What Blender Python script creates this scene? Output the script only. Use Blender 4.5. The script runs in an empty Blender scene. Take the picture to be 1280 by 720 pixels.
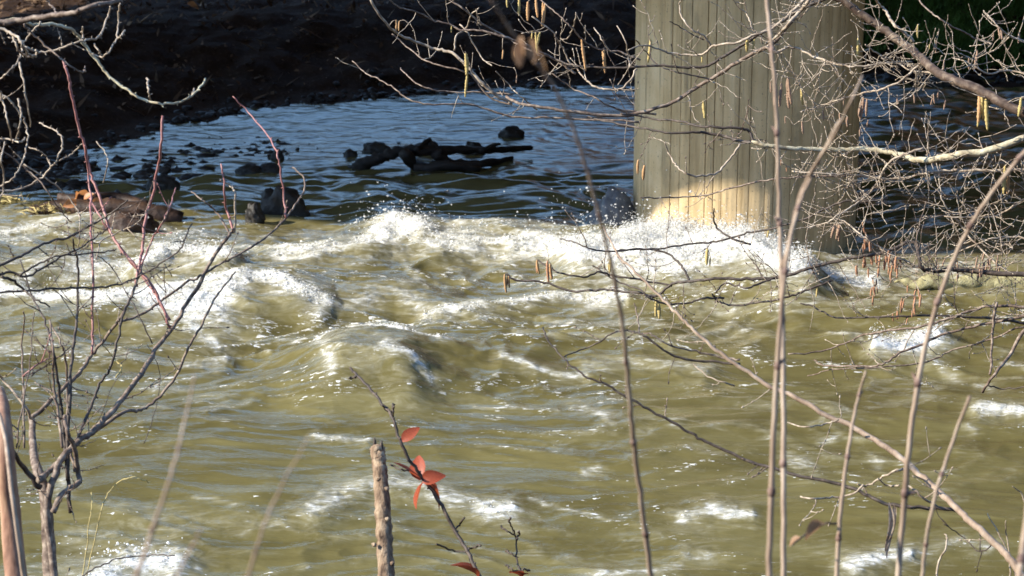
import bpy, math, random
import numpy as np
from mathutils import Vector, Matrix, Euler

R = random.Random(7)
NR = np.random.RandomState(11)
scene = bpy.context.scene
COL = scene.collection

# ------------------------------------------------------------------ camera
CAM_H, PITCH, HFOV = 4.0, math.radians(14.0), math.radians(28.0)
FPX = 640.0 / math.tan(HFOV / 2)                 # focal length in pixels of a 1280-wide picture
cam_data = bpy.data.cameras.new("camera")
cam = bpy.data.objects.new("camera", cam_data)
COL.objects.link(cam)
cam.location = (0, 0, CAM_H)
cam.rotation_euler = (math.pi / 2 - PITCH, 0, 0)
cam_data.sensor_width = 36
cam_data.angle = HFOV
cam_data.clip_start = 0.1
cam_data.clip_end = 2000
cam_data.dof.use_dof = True
cam_data.dof.focus_distance = 7.2
cam_data.dof.aperture_fstop = 10.5
scene.camera = cam

# ------------------------------------------------------------------ light
SUN_AZ, SUN_EL = math.radians(12), math.radians(30)     # from the left, a little behind the camera
S = Vector((-math.cos(SUN_AZ) * math.cos(SUN_EL), -math.sin(SUN_AZ) * math.cos(SUN_EL), math.sin(SUN_EL)))
world = bpy.data.worlds.new("World")
scene.world = world
world.use_nodes = True
wn = world.node_tree.nodes
sky = wn.new("ShaderNodeTexSky")
sky.sky_type = 'NISHITA'
sky.sun_disc = False
sky.sun_elevation = SUN_EL
sky.sun_rotation = math.atan2(S.x, S.y)
sky.air_density = 1.15
sky.dust_density = 0.1
sky.ozone_density = 5.0
wn["Background"].inputs[1].default_value = 0.15
world.node_tree.links.new(sky.outputs[0], wn["Background"].inputs[0])
sun_data = bpy.data.lights.new("sun", 'SUN')
sun_data.energy = 3.9
sun_data.angle = math.radians(0.5)
sun_data.color = (1.0, 0.93, 0.80)
sun = bpy.data.objects.new("sun", sun_data)
sun.rotation_euler = S.to_track_quat('Z', 'Y').to_euler()
sun.location = (-20, -10, 20)
COL.objects.link(sun)
vs = scene.view_settings
vs.view_transform = 'Standard'
vs.look = 'None'
vs.exposure = 1.36
vs.gamma = 1.0

# ------------------------------------------------------------------ helpers
CP, SP = math.cos(PITCH), math.sin(PITCH)

def P(px, py, d):
    """world point seen at a photo pixel, d metres along the view axis"""
    a, b = (px - 640) / FPX * d, -(py - 360) / FPX * d
    return np.array((a, d * CP + b * SP, CAM_H - d * SP + b * CP))

def W(px, py, z=0.0):
    """world point seen at a photo pixel on the level z"""
    a, b = (px - 640) / FPX, -(py - 360) / FPX
    k = (z - CAM_H) / (-SP + b * CP)
    return np.array((a * k, (CP + b * SP) * k, z))

def to_px(x, y, z):
    dz = z - CAM_H
    d = y * CP - dz * SP
    b = y * SP + dz * CP
    return 640 + FPX * x / d, 360 - FPX * b / d

_perm = NR.permutation(256)
_perm = np.concatenate([_perm, _perm, _perm])
_ang = NR.rand(256) * 2 * np.pi
_gx, _gy = np.cos(_ang), np.sin(_ang)

def perlin(x, y, seed=0):
    x = np.asarray(x, float) + seed * 17.31
    y = np.asarray(y, float) + seed * 9.77
    xi, yi = np.floor(x).astype(int), np.floor(y).astype(int)
    xf, yf = x - xi, y - yi
    u, v = xf ** 3 * (xf * (xf * 6 - 15) + 10), yf ** 3 * (yf * (yf * 6 - 15) + 10)
    xi &= 255
    yi &= 255
    def g(i, j, fx, fy):
        h = _perm[_perm[(xi + i) & 255] + ((yi + j) & 255)]
        return _gx[h] * fx + _gy[h] * fy
    a = g(0, 0, xf, yf) * (1 - u) + g(1, 0, xf - 1, yf) * u
    b = g(0, 1, xf, yf - 1) * (1 - u) + g(1, 1, xf - 1, yf - 1) * u
    return (a * (1 - v) + b * v) * 1.5

def fbm(x, y, o=4, seed=0, gain=.5):
    t, a, s = 0, 1, 0
    for k in range(o):
        t = t + a * perlin(x, y, seed + k * 3)
        s += a
        a *= gain
        x, y = (x * 1.62 - y * 1.17), (x * 1.17 + y * 1.62)
    return t / s

def smooth(e0, e1, x):
    t = np.clip((x - e0) / (e1 - e0), 0, 1)
    return t * t * (3 - 2 * t)

def mesh_obj(name, verts, faces, mat, parent=None, smooth_shade=True):
    me = bpy.data.meshes.new(name)
    me.from_pydata([tuple(v) for v in verts], [], faces)
    me.materials.append(mat)
    if smooth_shade:
        me.polygons.foreach_set("use_smooth", [True] * len(me.polygons))
    o = bpy.data.objects.new(name, me)
    COL.objects.link(o)
    if parent is not None:
        o.parent = parent
    return o

def grid_obj(name, X, Y, Z, mat):
    n, m = X.shape
    co = np.stack([X, Y, Z], -1).reshape(-1, 3).astype(np.float32)
    idx = np.arange(n * m).reshape(n, m)
    q = np.stack([idx[:-1, :-1], idx[:-1, 1:], idx[1:, 1:], idx[1:, :-1]], -1).reshape(-1, 4)
    me = bpy.data.meshes.new(name)
    me.vertices.add(len(co))
    me.vertices.foreach_set("co", co.ravel())
    me.loops.add(q.size)
    me.loops.foreach_set("vertex_index", q.ravel().astype(np.int32))
    me.polygons.add(len(q))
    me.polygons.foreach_set("loop_start", np.arange(0, q.size, 4, dtype=np.int32))
    me.polygons.foreach_set("use_smooth", np.ones(len(q), bool))
    me.update(calc_edges=True)
    me.validate()
    me.materials.append(mat)
    o = bpy.data.objects.new(name, me)
    COL.objects.link(o)
    return o

def tag(o, label=None, cat=None, group=None, kind=None):
    if label: o["label"] = label
    if cat: o["category"] = cat
    if group: o["group"] = group
    if kind: o["kind"] = kind
    return o

def empty(name, loc, label, cat, group=None):
    o = bpy.data.objects.new(name, None)
    o.empty_display_size = .1
    COL.objects.link(o)
    o.location = tuple(loc)
    return tag(o, label, cat, group)

class MB:
    """collects shapes in world coordinates, builds ONE mesh object"""
    def __init__(s):
        s.v, s.f, s.n = [], [], 0
    def add(s, v, f):
        s.v.extend(map(tuple, v))
        s.f.extend([tuple(i + s.n for i in q) for q in f])
        s.n += len(v)
    def tube(s, pts, rad, sides=6, lump=0):
        pts = np.asarray(pts, float)
        n = len(pts)
        tan = np.gradient(pts, axis=0)
        tan /= np.linalg.norm(tan, axis=1)[:, None] + 1e-9
        ref = np.array((0.31, 0.2, 0.93))
        if abs(tan[0] @ ref) > .85: ref = np.array((0.9, .3, .1))
        nx = np.cross(tan[0], ref); nx /= np.linalg.norm(nx)
        V = []
        for i in range(n):
            nx = nx - tan[i] * (nx @ tan[i]); nx /= np.linalg.norm(nx) + 1e-9
            ny = np.cross(tan[i], nx)
            for k in range(sides):
                a = 2 * math.pi * k / sides
                r = rad[i] * (1 + (R.uniform(-lump, lump) if lump else 0))
                V.append(pts[i] + r * (math.cos(a) * nx + math.sin(a) * ny))
        F = []
        for i in range(n - 1):
            for k in range(sides):
                k2 = (k + 1) % sides
                F.append((i * sides + k, i * sides + k2, (i + 1) * sides + k2, (i + 1) * sides + k))
        F.append(tuple(range(sides - 1, -1, -1)))
        F.append(tuple(range((n - 1) * sides, n * sides)))
        s.add(V, F)
    def bud(s, p, d, l, r):
        d = np.asarray(d, float); d = d / (np.linalg.norm(d) + 1e-9)
        s.tube([p, p + d * l * .3, p + d * l * .65, p + d * l], [r * .6, r, r * .8, r * .12], 5)
    def build(s, name, mat, parent=None, base=None):
        o = mesh_obj(name, s.v, s.f, mat, parent)
        if base is not None: o.location = tuple(-np.asarray(base))
        return o

def spline(pts, per=4):
    """Catmull-Rom through pts"""
    p = np.asarray(pts, float)
    if len(p) < 3:
        t = np.linspace(0, 1, per + 1)[:, None]
        return p[0] * (1 - t) + p[-1] * t
    q = np.vstack([2 * p[0] - p[1], p, 2 * p[-1] - p[-2]])
    out = []
    for i in range(1, len(q) - 2):
        for k in range(per):
            t = k / per
            out.append(.5 * ((2 * q[i]) + (-q[i - 1] + q[i + 1]) * t + (2 * q[i - 1] - 5 * q[i] + 4 * q[i + 1] - q[i + 2]) * t * t
                             + (-q[i - 1] + 3 * q[i] - 3 * q[i + 1] + q[i + 2]) * t ** 3))
    out.append(p[-1])
    return np.array(out)

# ------------------------------------------------------------------ materials
def new_mat(name):
    m = bpy.data.materials.new(name)
    m.use_nodes = True
    nt = m.node_tree
    return m, nt, nt.nodes, nt.links, nt.nodes["Principled BSDF"]

def noise_node(nt, scale, detail=4, rough=.55, vec=None, dist=0):
    n = nt.nodes.new("ShaderNodeTexNoise")
    n.inputs["Scale"].default_value = scale
    n.inputs["Detail"].default_value = detail
    n.inputs["Roughness"].default_value = rough
    n.inputs["Distortion"].default_value = dist
    if vec is not None: nt.links.new(vec, n.inputs["Vector"])
    return n.outputs["Fac"]

def coords(nt, scale=(1, 1, 1), kind="Object"):
    tc = nt.nodes.new("ShaderNodeTexCoord")
    mp = nt.nodes.new("ShaderNodeMapping")
    mp.inputs["Scale"].default_value = scale
    nt.links.new(tc.outputs[kind], mp.inputs["Vector"])
    return mp.outputs["Vector"]

def ramp(nt, fac, stops):
    r = nt.nodes.new("ShaderNodeValToRGB")
    e = r.color_ramp.elements
    while len(e) < len(stops): e.new(.5)
    for el, (p, c) in zip(e, stops):
        el.position = p
        el.color = (*c, 1) if len(c) == 3 else c
    nt.links.new(fac, r.inputs["Fac"])
    return r.outputs["Color"]

def math_n(nt, op, a, b=None, c=None, clamp=False):
    n = nt.nodes.new("ShaderNodeMath")
    n.operation = op
    n.use_clamp = clamp
    for i, v in enumerate((a, b, c)):
        if v is None: continue
        if isinstance(v, (int, float)): n.inputs[i].default_value = v
        else: nt.links.new(v, n.inputs[i])
    return n.outputs[0]

def mix_col(nt, fac, a, b):
    n = nt.nodes.new("ShaderNodeMix")
    n.data_type = 'RGBA'
    for s, v in (("Factor", fac), ("A", a), ("B", b)):
        i = [k for k in n.inputs if k.name == s and (k.type == 'RGBA' or s == "Factor")][0]
        if isinstance(v, (int, float)): i.default_value = v
        elif isinstance(v, tuple): i.default_value = (*v, 1)
        else: nt.links.new(v, i)
    return [o for o in n.outputs if o.type == 'RGBA'][0]

def bump(nt, h, strength, dist, normal=None):
    b = nt.nodes.new("ShaderNodeBump")
    b.inputs["Strength"].default_value = strength
    b.inputs["Distance"].default_value = dist
    nt.links.new(h, b.inputs["Height"])
    if normal is not None: nt.links.new(normal, b.inputs["Normal"])
    return b.outputs["Normal"]

def smoothstep_n(nt, v, lo, hi):
    n = nt.nodes.new("ShaderNodeMapRange")
    n.interpolation_type = 'SMOOTHSTEP'
    n.inputs["From Min"].default_value = lo
    n.inputs["From Max"].default_value = hi
    nt.links.new(v, n.inputs["Value"])
    return n.outputs["Result"]

def simple_mat(name, stops, scale, rough=.7, bump_s=.4, bump_d=.003, spec=.3, stretch=(1, 1, 1), detail=5, transl=0):
    m, nt, N, L, b = new_mat(name)
    v = coords(nt, stretch)
    f = noise_node(nt, scale, detail, .6, v)
    L.new(ramp(nt, f, stops), b.inputs["Base Color"])
    b.inputs["Roughness"].default_value = rough
    b.inputs["Specular IOR Level"].default_value = spec
    f2 = noise_node(nt, scale * 2.3, 4, .6, v)
    L.new(bump(nt, f2, bump_s, bump_d), b.inputs["Normal"])
    return m

MAT = {}
MAT['pale_bark'] = simple_mat('pale_bark', [(.3, (.13, .088, .06)), (.5, (.32, .25, .18)), (.72, (.55, .46, .35))], 45, .6)
MAT['grey_bark'] = simple_mat('grey_bark', [(.3, (.06, .037, .026)), (.5, (.16, .112, .082)), (.74, (.40, .32, .24))], 60, .65)
MAT['dark_bark'] = simple_mat('dark_bark', [(.3, (.025, .018, .014)), (.55, (.075, .055, .042)), (.78, (.20, .15, .11))], 50, .6)
MAT['brown_bark'] = simple_mat('brown_bark', [(.3, (.03, .018, .012)), (.5, (.075, .047, .032)), (.78, (.24, .18, .125))], 40, .7)
MAT['lichen_bark'] = simple_mat('lichen_bark', [(.28, (.13, .09, .06)), (.45, (.36, .30, .19)), (.7, (.58, .54, .38))], 30, .75, .6, .006)
MAT['red_bark'] = simple_mat('red_bark', [(.3, (.17, .06, .05)), (.55, (.34, .155, .135)), (.78, (.50, .32, .28))], 40, .45)
MAT['dry_stem'] = simple_mat('dry_stem', [(.3, (.16, .105, .07)), (.5, (.30, .215, .15)), (.75, (.46, .37, .28))], 35, .7, stretch=(1, 1, .25))
MAT['stake_bark'] = simple_mat('stake_bark', [(.3, (.05, .03, .02)), (.48, (.22, .145, .09)), (.72, (.47, .36, .24))], 55, .8, .9, .006, stretch=(1, 1, .45))
MAT['catkin_yellow'] = simple_mat('catkin_yellow', [(.3, (.27, .18, .055)), (.5, (.47, .35, .13)), (.75, (.66, .56, .26))], 160, .8)
MAT['catkin_tan'] = simple_mat('catkin_tan', [(.3, (.26, .12, .05)), (.5, (.48, .27, .12)), (.75, (.64, .44, .22))], 160, .8)
MAT['catkin_pink'] = simple_mat('catkin_pink', [(.3, (.14, .07, .045)), (.5, (.31, .195, .13)), (.75, (.50, .37, .25))], 160, .8)
MAT['catkin_orange'] = simple_mat('catkin_orange', [(.3, (.20, .08, .04)), (.5, (.40, .20, .11)), (.75, (.60, .38, .23))], 160, .8)
MAT['wet_rock'] = simple_mat('wet_rock', [(.3, (.014, .012, .010)), (.55, (.035, .03, .025)), (.8, (.07, .06, .045))], 9, .55, .7, .02, .3)
MAT['grey_rock'] = simple_mat('grey_rock', [(.3, (.09, .09, .095)), (.55, (.15, .155, .165)), (.8, (.24, .24, .25))], 7, .6, .6, .02, .3)
MAT['wet_wood'] = simple_mat('wet_wood', [(.3, (.012, .009, .007)), (.55, (.03, .022, .017)), (.8, (.06, .045, .033))], 8, .6, .8, .02, .25, stretch=(.4, 2, 2))
MAT['brown_wood'] = simple_mat('brown_wood', [(.3, (.014, .008, .006)), (.55, (.045, .024, .016)), (.8, (.11, .06, .035))], 10, .6, .7, .015)
MAT['mossy_wood'] = simple_mat('mossy_wood', [(.28, (.12, .095, .05)), (.5, (.30, .27, .14)), (.75, (.42, .38, .23))], 22, .8, .8, .02)
MAT['pebble'] = simple_mat('pebble', [(.3, (.012, .011, .010)), (.6, (.035, .03, .027)), (.85, (.075, .068, .06))], 6, .5, .3, .01, .3)
MAT['grass'] = simple_mat('grass', [(.3, (.055, .12, .025)), (.55, (.11, .21, .045)), (.8, (.18, .27, .07))], 3, .6, 0, .01)
MAT['litter'] = simple_mat('litter', [(.3, (.06, .034, .02)), (.5, (.15, .09, .052)), (.7, (.36, .25, .16))], 1.7, .8, 0, .01, detail=9)
MAT['stem_bark'] = simple_mat('stem_bark', [(.3, (.13, .06, .035)), (.5, (.30, .16, .10)), (.75, (.48, .32, .20))], 30, .7, .5, .004, stretch=(1, 1, .3))
MAT['node_bark'] = simple_mat('node_bark', [(.3, (.07, .04, .03)), (.5, (.17, .105, .08)), (.75, (.32, .22, .17))], 60, .7)
MAT['straw'] = simple_mat('straw', [(.3, (.30, .22, .08)), (.6, (.52, .42, .18)), (.8, (.65, .55, .30))], 20, .7)

def leaf_mat(name, c1, c2):
    m, nt, N, L, b = new_mat(name)
    v = coords(nt)
    col = ramp(nt, noise_node(nt, 60, 4, .6, v), [(.38, c1), (.62, c2)])
    L.new(col, b.inputs["Base Color"])
    b.inputs["Roughness"].default_value = .5
    tr = N.new("ShaderNodeBsdfTranslucent")
    L.new(col, tr.inputs["Color"])
    mx = N.new("ShaderNodeMixShader")
    mx.inputs[0].default_value = .4
    L.new(b.outputs[0], mx.inputs[1]); L.new(tr.outputs[0], mx.inputs[2])
    L.new(mx.outputs[0], N["Material Output"].inputs[0])
    return m
MAT['red_leaf'] = leaf_mat('red_leaf', (.20, .022, .010), (.54, .12, .04))
MAT['brown_leaf'] = leaf_mat('brown_leaf', (.22, .11, .055), (.46, .28, .15))
MAT['pale_leaf'] = leaf_mat('pale_leaf', (.30, .20, .13), (.62, .50, .38))
MAT['orange_leaf'] = leaf_mat('orange_leaf', (.45, .16, .05), (.62, .30, .12))

# concrete of the bridge
def concrete():
    m, nt, N, L, b = new_mat('board_marked_concrete')
    v = coords(nt)
    vs_ = coords(nt, (7, 7, .35))
    a = noise_node(nt, 1.6, 6, .6, v)
    s = noise_node(nt, 1.5, 5, .65, vs_)
    sp = noise_node(nt, 55, 3, .6, v)
    c1 = ramp(nt, a, [(.3, (.49, .36, .19)), (.55, (.64, .49, .285)), (.75, (.74, .605, .395))])
    c2 = ramp(nt, s, [(.30, (.42, .37, .28)), (.52, (.92, .88, .82)), (.7, (1, 1, 1))])
    mul = N.new("ShaderNodeMix"); mul.data_type = 'RGBA'; mul.blend_type = 'MULTIPLY'
    mul.inputs[0].default_value = .7
    L.new(c1, mul.inputs[6]); L.new(c2, mul.inputs[7])
    pit = smoothstep_n(nt, sp, .30, .36)
    col = mix_col(nt, pit, (.13, .11, .08), mul.outputs[2])
    # pour joint and faint tide mark
    st_ = noise_node(nt, 2.2, 6, .7, coords(nt, (1.2, 1.2, .5)))
    col = mix_col(nt, math_n(nt, 'MULTIPLY', smoothstep_n(nt, st_, .53, .68), .6), col, (.27, .215, .13))
    drip = noise_node(nt, 3.0, 4, .6, coords(nt, (6, 6, .18)))
    col = mix_col(nt, math_n(nt, 'MULTIPLY', smoothstep_n(nt, drip, .57, .70), .6), col, (.20, .165, .11))
    L.new(col, b.inputs["Base Color"])
    b.inputs["Roughness"].default_value = .82
    b.inputs["Specular IOR Level"].default_value = .25
    h = math_n(nt, 'ADD', math_n(nt, 'MULTIPLY', s, .6), math_n(nt, 'MULTIPLY', sp, .35))
    L.new(bump(nt, h, .55, .008), b.inputs["Normal"])
    return m
MAT['concrete'] = concrete()

def soil():
    m, nt, N, L, b = new_mat('dark_soil')
    v = coords(nt)
    a = noise_node(nt, 1.1, 8, .65, v)
    f = noise_node(nt, 16, 6, .7, v)
    c = ramp(nt, a, [(.3, (.022, .0115, .006)), (.55, (.048, .026, .014)), (.78, (.085, .05, .029))])
    c2 = mix_col(nt, smoothstep_n(nt, f, .52, .7), c, (.095, .062, .042))
    L.new(c2, b.inputs["Base Color"])
    b.inputs["Roughness"].default_value = .9
    b.inputs["Specular IOR Level"].default_value = .12
    L.new(bump(nt, f, .9, .05), b.inputs["Normal"])
    return m
MAT['soil'] = soil()

def water():
    m, nt, N, L, b = new_mat('muddy_river_water')
    at = N.new("ShaderNodeAttribute"); at.attribute_name = "foam"
    ac = N.new("ShaderNodeAttribute"); ac.attribute_name = "crest"
    foam, crest = at.outputs["Fac"], ac.outputs["Fac"]
    v = coords(nt, (1, 1, 1))
    vs1 = coords(nt, (.75, 1.5, 1))
    vs2 = coords(nt, (.5, 1.9, 1))
    # colour of the muddy water
    murk = noise_node(nt, 1.3, 5, .6, vs2, .6)
    wcol = ramp(nt, murk, [(.3, (.092, .076, .027)), (.52, (.127, .108, .042)), (.75, (.170, .149, .066))])
    # thin milky foam and thick lacy foam
    n1 = noise_node(nt, 6.0, 8, .70, vs1, 1.3)
    n2 = noise_node(nt, 26, 5, .7, vs1, .4)
    nn = math_n(nt, 'ADD', math_n(nt, 'MULTIPLY', n1, .62), math_n(nt, 'MULTIPLY', n2, .38))
    e = math_n(nt, 'ADD', math_n(nt, 'MULTIPLY', foam, .72), math_n(nt, 'MULTIPLY', math_n(nt, 'SUBTRACT', nn, .5), 1.75))
    thick = smoothstep_n(nt, e, .34, .82)
    e2 = math_n(nt, 'ADD', math_n(nt, 'MULTIPLY', foam, .8), math_n(nt, 'MULTIPLY', math_n(nt, 'SUBTRACT', n1, .5), 1.1))
    milky = math_n(nt, 'MULTIPLY', smoothstep_n(nt, e2, .10, .85), .70)
    # flecks of froth carried along
    n3 = noise_node(nt, 30, 3, .6, coords(nt, (.6, 1.35, 1)), .5)
    fl = smoothstep_n(nt, math_n(nt, 'ADD', n3, math_n(nt, 'MULTIPLY', crest, .22)), .76, .80)
    clus = noise_node(nt, 1.0, 4, .6, coords(nt, (.6, 1.4, 1)), 1.0)
    fl = math_n(nt, 'MULTIPLY', fl, smoothstep_n(nt, clus, .46, .58))
    mask = math_n(nt, 'MAXIMUM', thick, fl)
    c = mix_col(nt, milky, wcol, (.48, .455, .345))
    fcol = ramp(nt, n1, [(.35, (.66, .65, .60)), (.60, (.86, .86, .84))])
    c = mix_col(nt, mask, c, fcol)
    L.new(c, b.inputs["Base Color"])
    b.inputs["IOR"].default_value = 1.33
    rr = math_n(nt, 'ADD', math_n(nt, 'MULTIPLY', mask, .5), .06)
    L.new(rr, b.inputs["Roughness"])
    b.inputs['Subsurface Radius'].default_value = (.06, .06, .045)
    b.inputs['Subsurface Scale'].default_value = 1.0
    L.new(math_n(nt, 'MULTIPLY', mask, .55), b.inputs['Subsurface Weight'])
    # ripples
    r1 = noise_node(nt, 9, 5, .55, coords(nt, (.55, 1.6, 1)), .8)
    r2 = noise_node(nt, 34, 3, .5, coords(nt, (.6, 1.5, 1)), .5)
    r0 = noise_node(nt, 7, 5, .6, coords(nt, (.30, 2.4, 1)), 1.2)
    nrm = bump(nt, r0, .16, .008)
    nrm = bump(nt, r1, .27, .015, nrm)
    nrm = bump(nt, r2, .28, .005, nrm)
    nrm = bump(nt, math_n(nt, 'MULTIPLY', mask, nn), .35, .03, nrm)
    L.new(nrm, b.inputs["Normal"])
    return m
MAT['water'] = water()

# ================================================================== SETTING
# ------------------------------------------------------------------ ground: near bank, river bed, far bank, fields
SHORE_PX = [(-420, 330), (-150, 285), (0, 252), (55, 226), (110, 190), (215, 155), (300, 141), (420, 126), (520, 118), (680, 109),
            (790, 108), (930, 104), (1075, 103), (1180, 106), (1280, 103), (1500, 100)]
SH = np.array([W(*p)[:2] for p in SHORE_PX])
def shore_dist(X, Y):
    """signed distance to the far shore line, positive on land"""
    best = np.full(X.shape, 1e9)
    for a, c in zip(SH[:-1], SH[1:]):
        d = c - a
        t = np.clip(((X - a[0]) * d[0] + (Y - a[1]) * d[1]) / (d @ d), 0, 1)
        best = np.minimum(best, np.hypot(X - a[0] - t * d[0], Y - a[1] - t * d[1]))
    ys = np.interp(X, SH[:, 0], SH[:, 1])
    return np.where(Y > ys, best, -best)

def ground_z(X, Y):
    sd = shore_dist(X, Y) + .35 * fbm(X * .9, Y * .9, 3, 5)
    bed = -np.minimum(.75, .22 * np.maximum(-sd, 0))
    right = smooth(2.0, 4.5, X)
    bank = .10 * np.minimum(sd, .8) + (.26 + .2 * right) * np.clip(sd - .5, 0, 2.6 + 1.5 * right)
    z = np.where(sd > 0, bank, bed)
    lump = fbm(X * 1.6, Y * 1.6, 5, 21)
    z = z + np.where(sd > 0, .13 * lump * smooth(0, 1.2, sd), .03 * lump)
    # low gravel bar in the calm water
    bx, by = W(275, 190)[:2]
    z = np.maximum(z, .06 * fbm(X * 3, Y * 3, 4, 40) - .012 - .10 * (((X - bx) / 1.0) ** 2 + ((Y - by) / .95) ** 2))
    # near bank under the photographer; unseen rise behind added to block sky light
    nb = 7.4 + .5 * fbm(X * .5, Y * 0 + 3, 2, 8)
    zn = np.clip((nb - Y) * .32, -.75, 2.4) + 12 * smooth(-4, -22, Y) + .06 * fbm(X * 1.5, Y * 1.5, 4, 31)
    # unseen valley side on the right and far hill, shaped to block sky light
    z = z + 15 * smooth(7.5, 18, X) * smooth(11, 17, Y) + 9 * smooth(3, 9, X) * smooth(36, 50, Y) + 36 * smooth(110, 220, Y)
    return np.where(Y < 10, np.maximum(zn, -.75), z)

def axis(parts):
    return np.concatenate([np.linspace(a, b, n, endpoint=False) for a, b, n in parts] + [[parts[-1][1]]])
gx = axis([(-400, -60, 8), (-60, -12, 30), (-12, 12, 330), (12, 60, 30), (60, 400, 8)])
gy = axis([(-120, -6, 12), (-6, 10, 60), (10, 18, 20), (18, 33, 230), (33, 60, 40), (60, 600, 12)])
GX, GY = np.meshgrid(gx, gy)
ground = grid_obj("ground", GX, GY, ground_z(GX, GY), MAT['soil'])
tag(ground, kind='structure')

# ------------------------------------------------------------------ river
# strokes of broken water: photo pixels, half width, froth, height (m), half width of the swell
STROKES = [
    ([(445, 305), (480, 292), (520, 296), (560, 300), (600, 302), (640, 304)], 15, .85, .10, 26),
    ([(640, 303), (680, 302), (720, 306), (760, 312)], 16, .95, .12, 24),
    ([(472, 285), (500, 274), (530, 288)], 16, 1.05, .14, 20),
    ([(725, 315), (760, 308), (800, 300), (840, 296), (890, 298), (925, 312), (965, 328), (1000, 338)], 18, 1.2, .22, 30),
    ([(745, 335), (790, 330), (850, 332), (900, 330), (950, 338), (990, 344)], 16, 1.05, .08, 24),
    ([(690, 318), (730, 325), (760, 338)], 9, .9, .05, 14),
    ([(830, 318), (870, 314), (905, 322)], 10, 1.1, .10, 14),
    ([(760, 345), (850, 347), (950, 345), (1040, 347), (1100, 350)], 12, .85, .06, 18),
    ([(190, 330), (215, 315), (245, 320), (285, 324)], 15, 1.0, .16, 18),
    ([(0, 360), (60, 365), (120, 372), (180, 368), (250, 360), (310, 358), (350, 362), (400, 376)], 13, .9, .10, 20),
    ([(190, 378), (230, 388), (270, 386), (290, 376)], 27, .95, .05, 30),
    ([(200, 402), (240, 420), (270, 430)], 14, .7, .0, 10),
    ([(20, 350), (60, 340), (100, 335)], 8, .7, .06, 12),
    ([(0, 442), (60, 432), (130, 440), (220, 448), (280, 446)], 8, .65, .04, 14),
    ([(330, 318), (400, 323), (440, 314)], 10, .75, .06, 14),
    ([(405, 385), (460, 374), (500, 367), (560, 382)], 11, .62, .06, 18),
    ([(540, 388), (600, 376), (660, 364), (720, 362), (780, 366)], 11, .78, .08, 18),
    ([(500, 325), (515, 345), (522, 360)], 7, .55, .0, 10),
    ([(562, 325), (572, 350)], 7, .55, .0, 10),
    ([(330, 340), (380, 345), (420, 350)], 8, .5, .03, 12),
    ([(392, 445), (420, 418), (455, 408), (490, 415), (525, 432), (560, 442)], 8, .85, .02, 12),
    ([(430, 440), (470, 438), (500, 445)], 32, .55, .22, 40),
    ([(394, 450), (402, 475), (412, 488)], 8, .75, .0, 10),
    ([(485, 462), (515, 470), (545, 487)], 7, .9, .02, 10),
    ([(560, 440), (600, 448)], 5, .55, .0, 10),
    ([(625, 456), (660, 466), (700, 470), (730, 469)], 5, .85, .02, 9),
    ([(690, 396), (740, 401), (790, 398), (830, 402)], 8, .55, .05, 14),
    ([(650, 420), (740, 425), (800, 426)], 7, .5, .0, 10),
    ([(740, 460), (790, 453), (840, 456), (870, 466)], 9, .65, .05, 14),
    ([(830, 436), (870, 420), (905, 400)], 9, .55, .04, 12),
    ([(395, 547), (440, 552), (462, 556)], 5, .85, .02, 8),
    ([(388, 642), (430, 617), (470, 606), (520, 611), (580, 623), (640, 636)], 12, .75, .03, 16),
    ([(590, 631), (640, 636)], 8, .95, .0, 10),
    ([(670, 629), (720, 641), (760, 651)], 4, .65, .0, 10),
    ([(600, 505), (660, 508), (700, 516)], 4, .62, .0, 10),
    ([(725, 510), (755, 520), (762, 536)], 7, .75, .0, 10),
    ([(728, 592), (745, 588)], 5, .65, .0, 10),
    ([(1095, 432), (1135, 430), (1170, 428)], 11, 1.15, .07, 16),
    ([(1030, 420), (1070, 426)], 8, .65, .03, 10),
    ([(1180, 450), (1195, 466)], 6, .65, .0, 10),
    ([(1220, 474), (1240, 480)], 7, .65, .0, 10),
    ([(1228, 516), (1260, 515), (1310, 520)], 8, .95, .03, 10),
    ([(1212, 540), (1225, 546)], 5, .65, .0, 10),
    ([(850, 646), (890, 636), (945, 641)], 7, .85, .02, 10),
    ([(980, 575), (1010, 582)], 9, .65, .0, 10),
    ([(1028, 556), (1047, 548)], 6, .65, .0, 10),
    ([(1080, 570), (1092, 579)], 6, .62, .0, 10),
    ([(860, 692), (890, 696)], 9, .65, .0, 10),
    ([(1055, 714), (1100, 696), (1140, 690)], 8, .92, .02, 12),
    ([(1150, 690), (1200, 680), (1240, 692)], 6, .6, .0, 10),
    ([(1185, 622), (1200, 625)], 7, .6, .0, 10),
    ([(740, 716), (800, 712), (850, 705)], 8, .72, .0, 10),
    ([(110, 722), (160, 694), (210, 698)], 18, 1.0, .05, 24),
    ([(88, 596), (74, 624)], 8, .75, .0, 10),
    ([(95, 662), (150, 666)], 6, .6, .0, 10),
    ([(235, 628), (290, 640)], 4, .6, .0, 10),
    ([(860, 385), (960, 388), (1050, 392), (1150, 385)], 10, .5, .04, 14),
    ([(1000, 366), (1090, 372), (1200, 372), (1290, 378)], 7, .5, .03, 10),
    ([(900, 425), (930, 415)], 8, .55, .0, 10),
]
def stroke_dist(px, py, pts):
    best = np.full(px.shape, 1e9)
    for a, c in zip(pts[:-1], pts[1:]):
        dx, dy = c[0] - a[0], c[1] - a[1]
        t = np.clip(((px - a[0]) * dx + (py - a[1]) * dy) / (dx * dx + dy * dy), 0, 1)
        best = np.minimum(best, np.hypot(px - a[0] - t * dx, (py - a[1] - t * dy) * 1.25))
    return best

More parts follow.
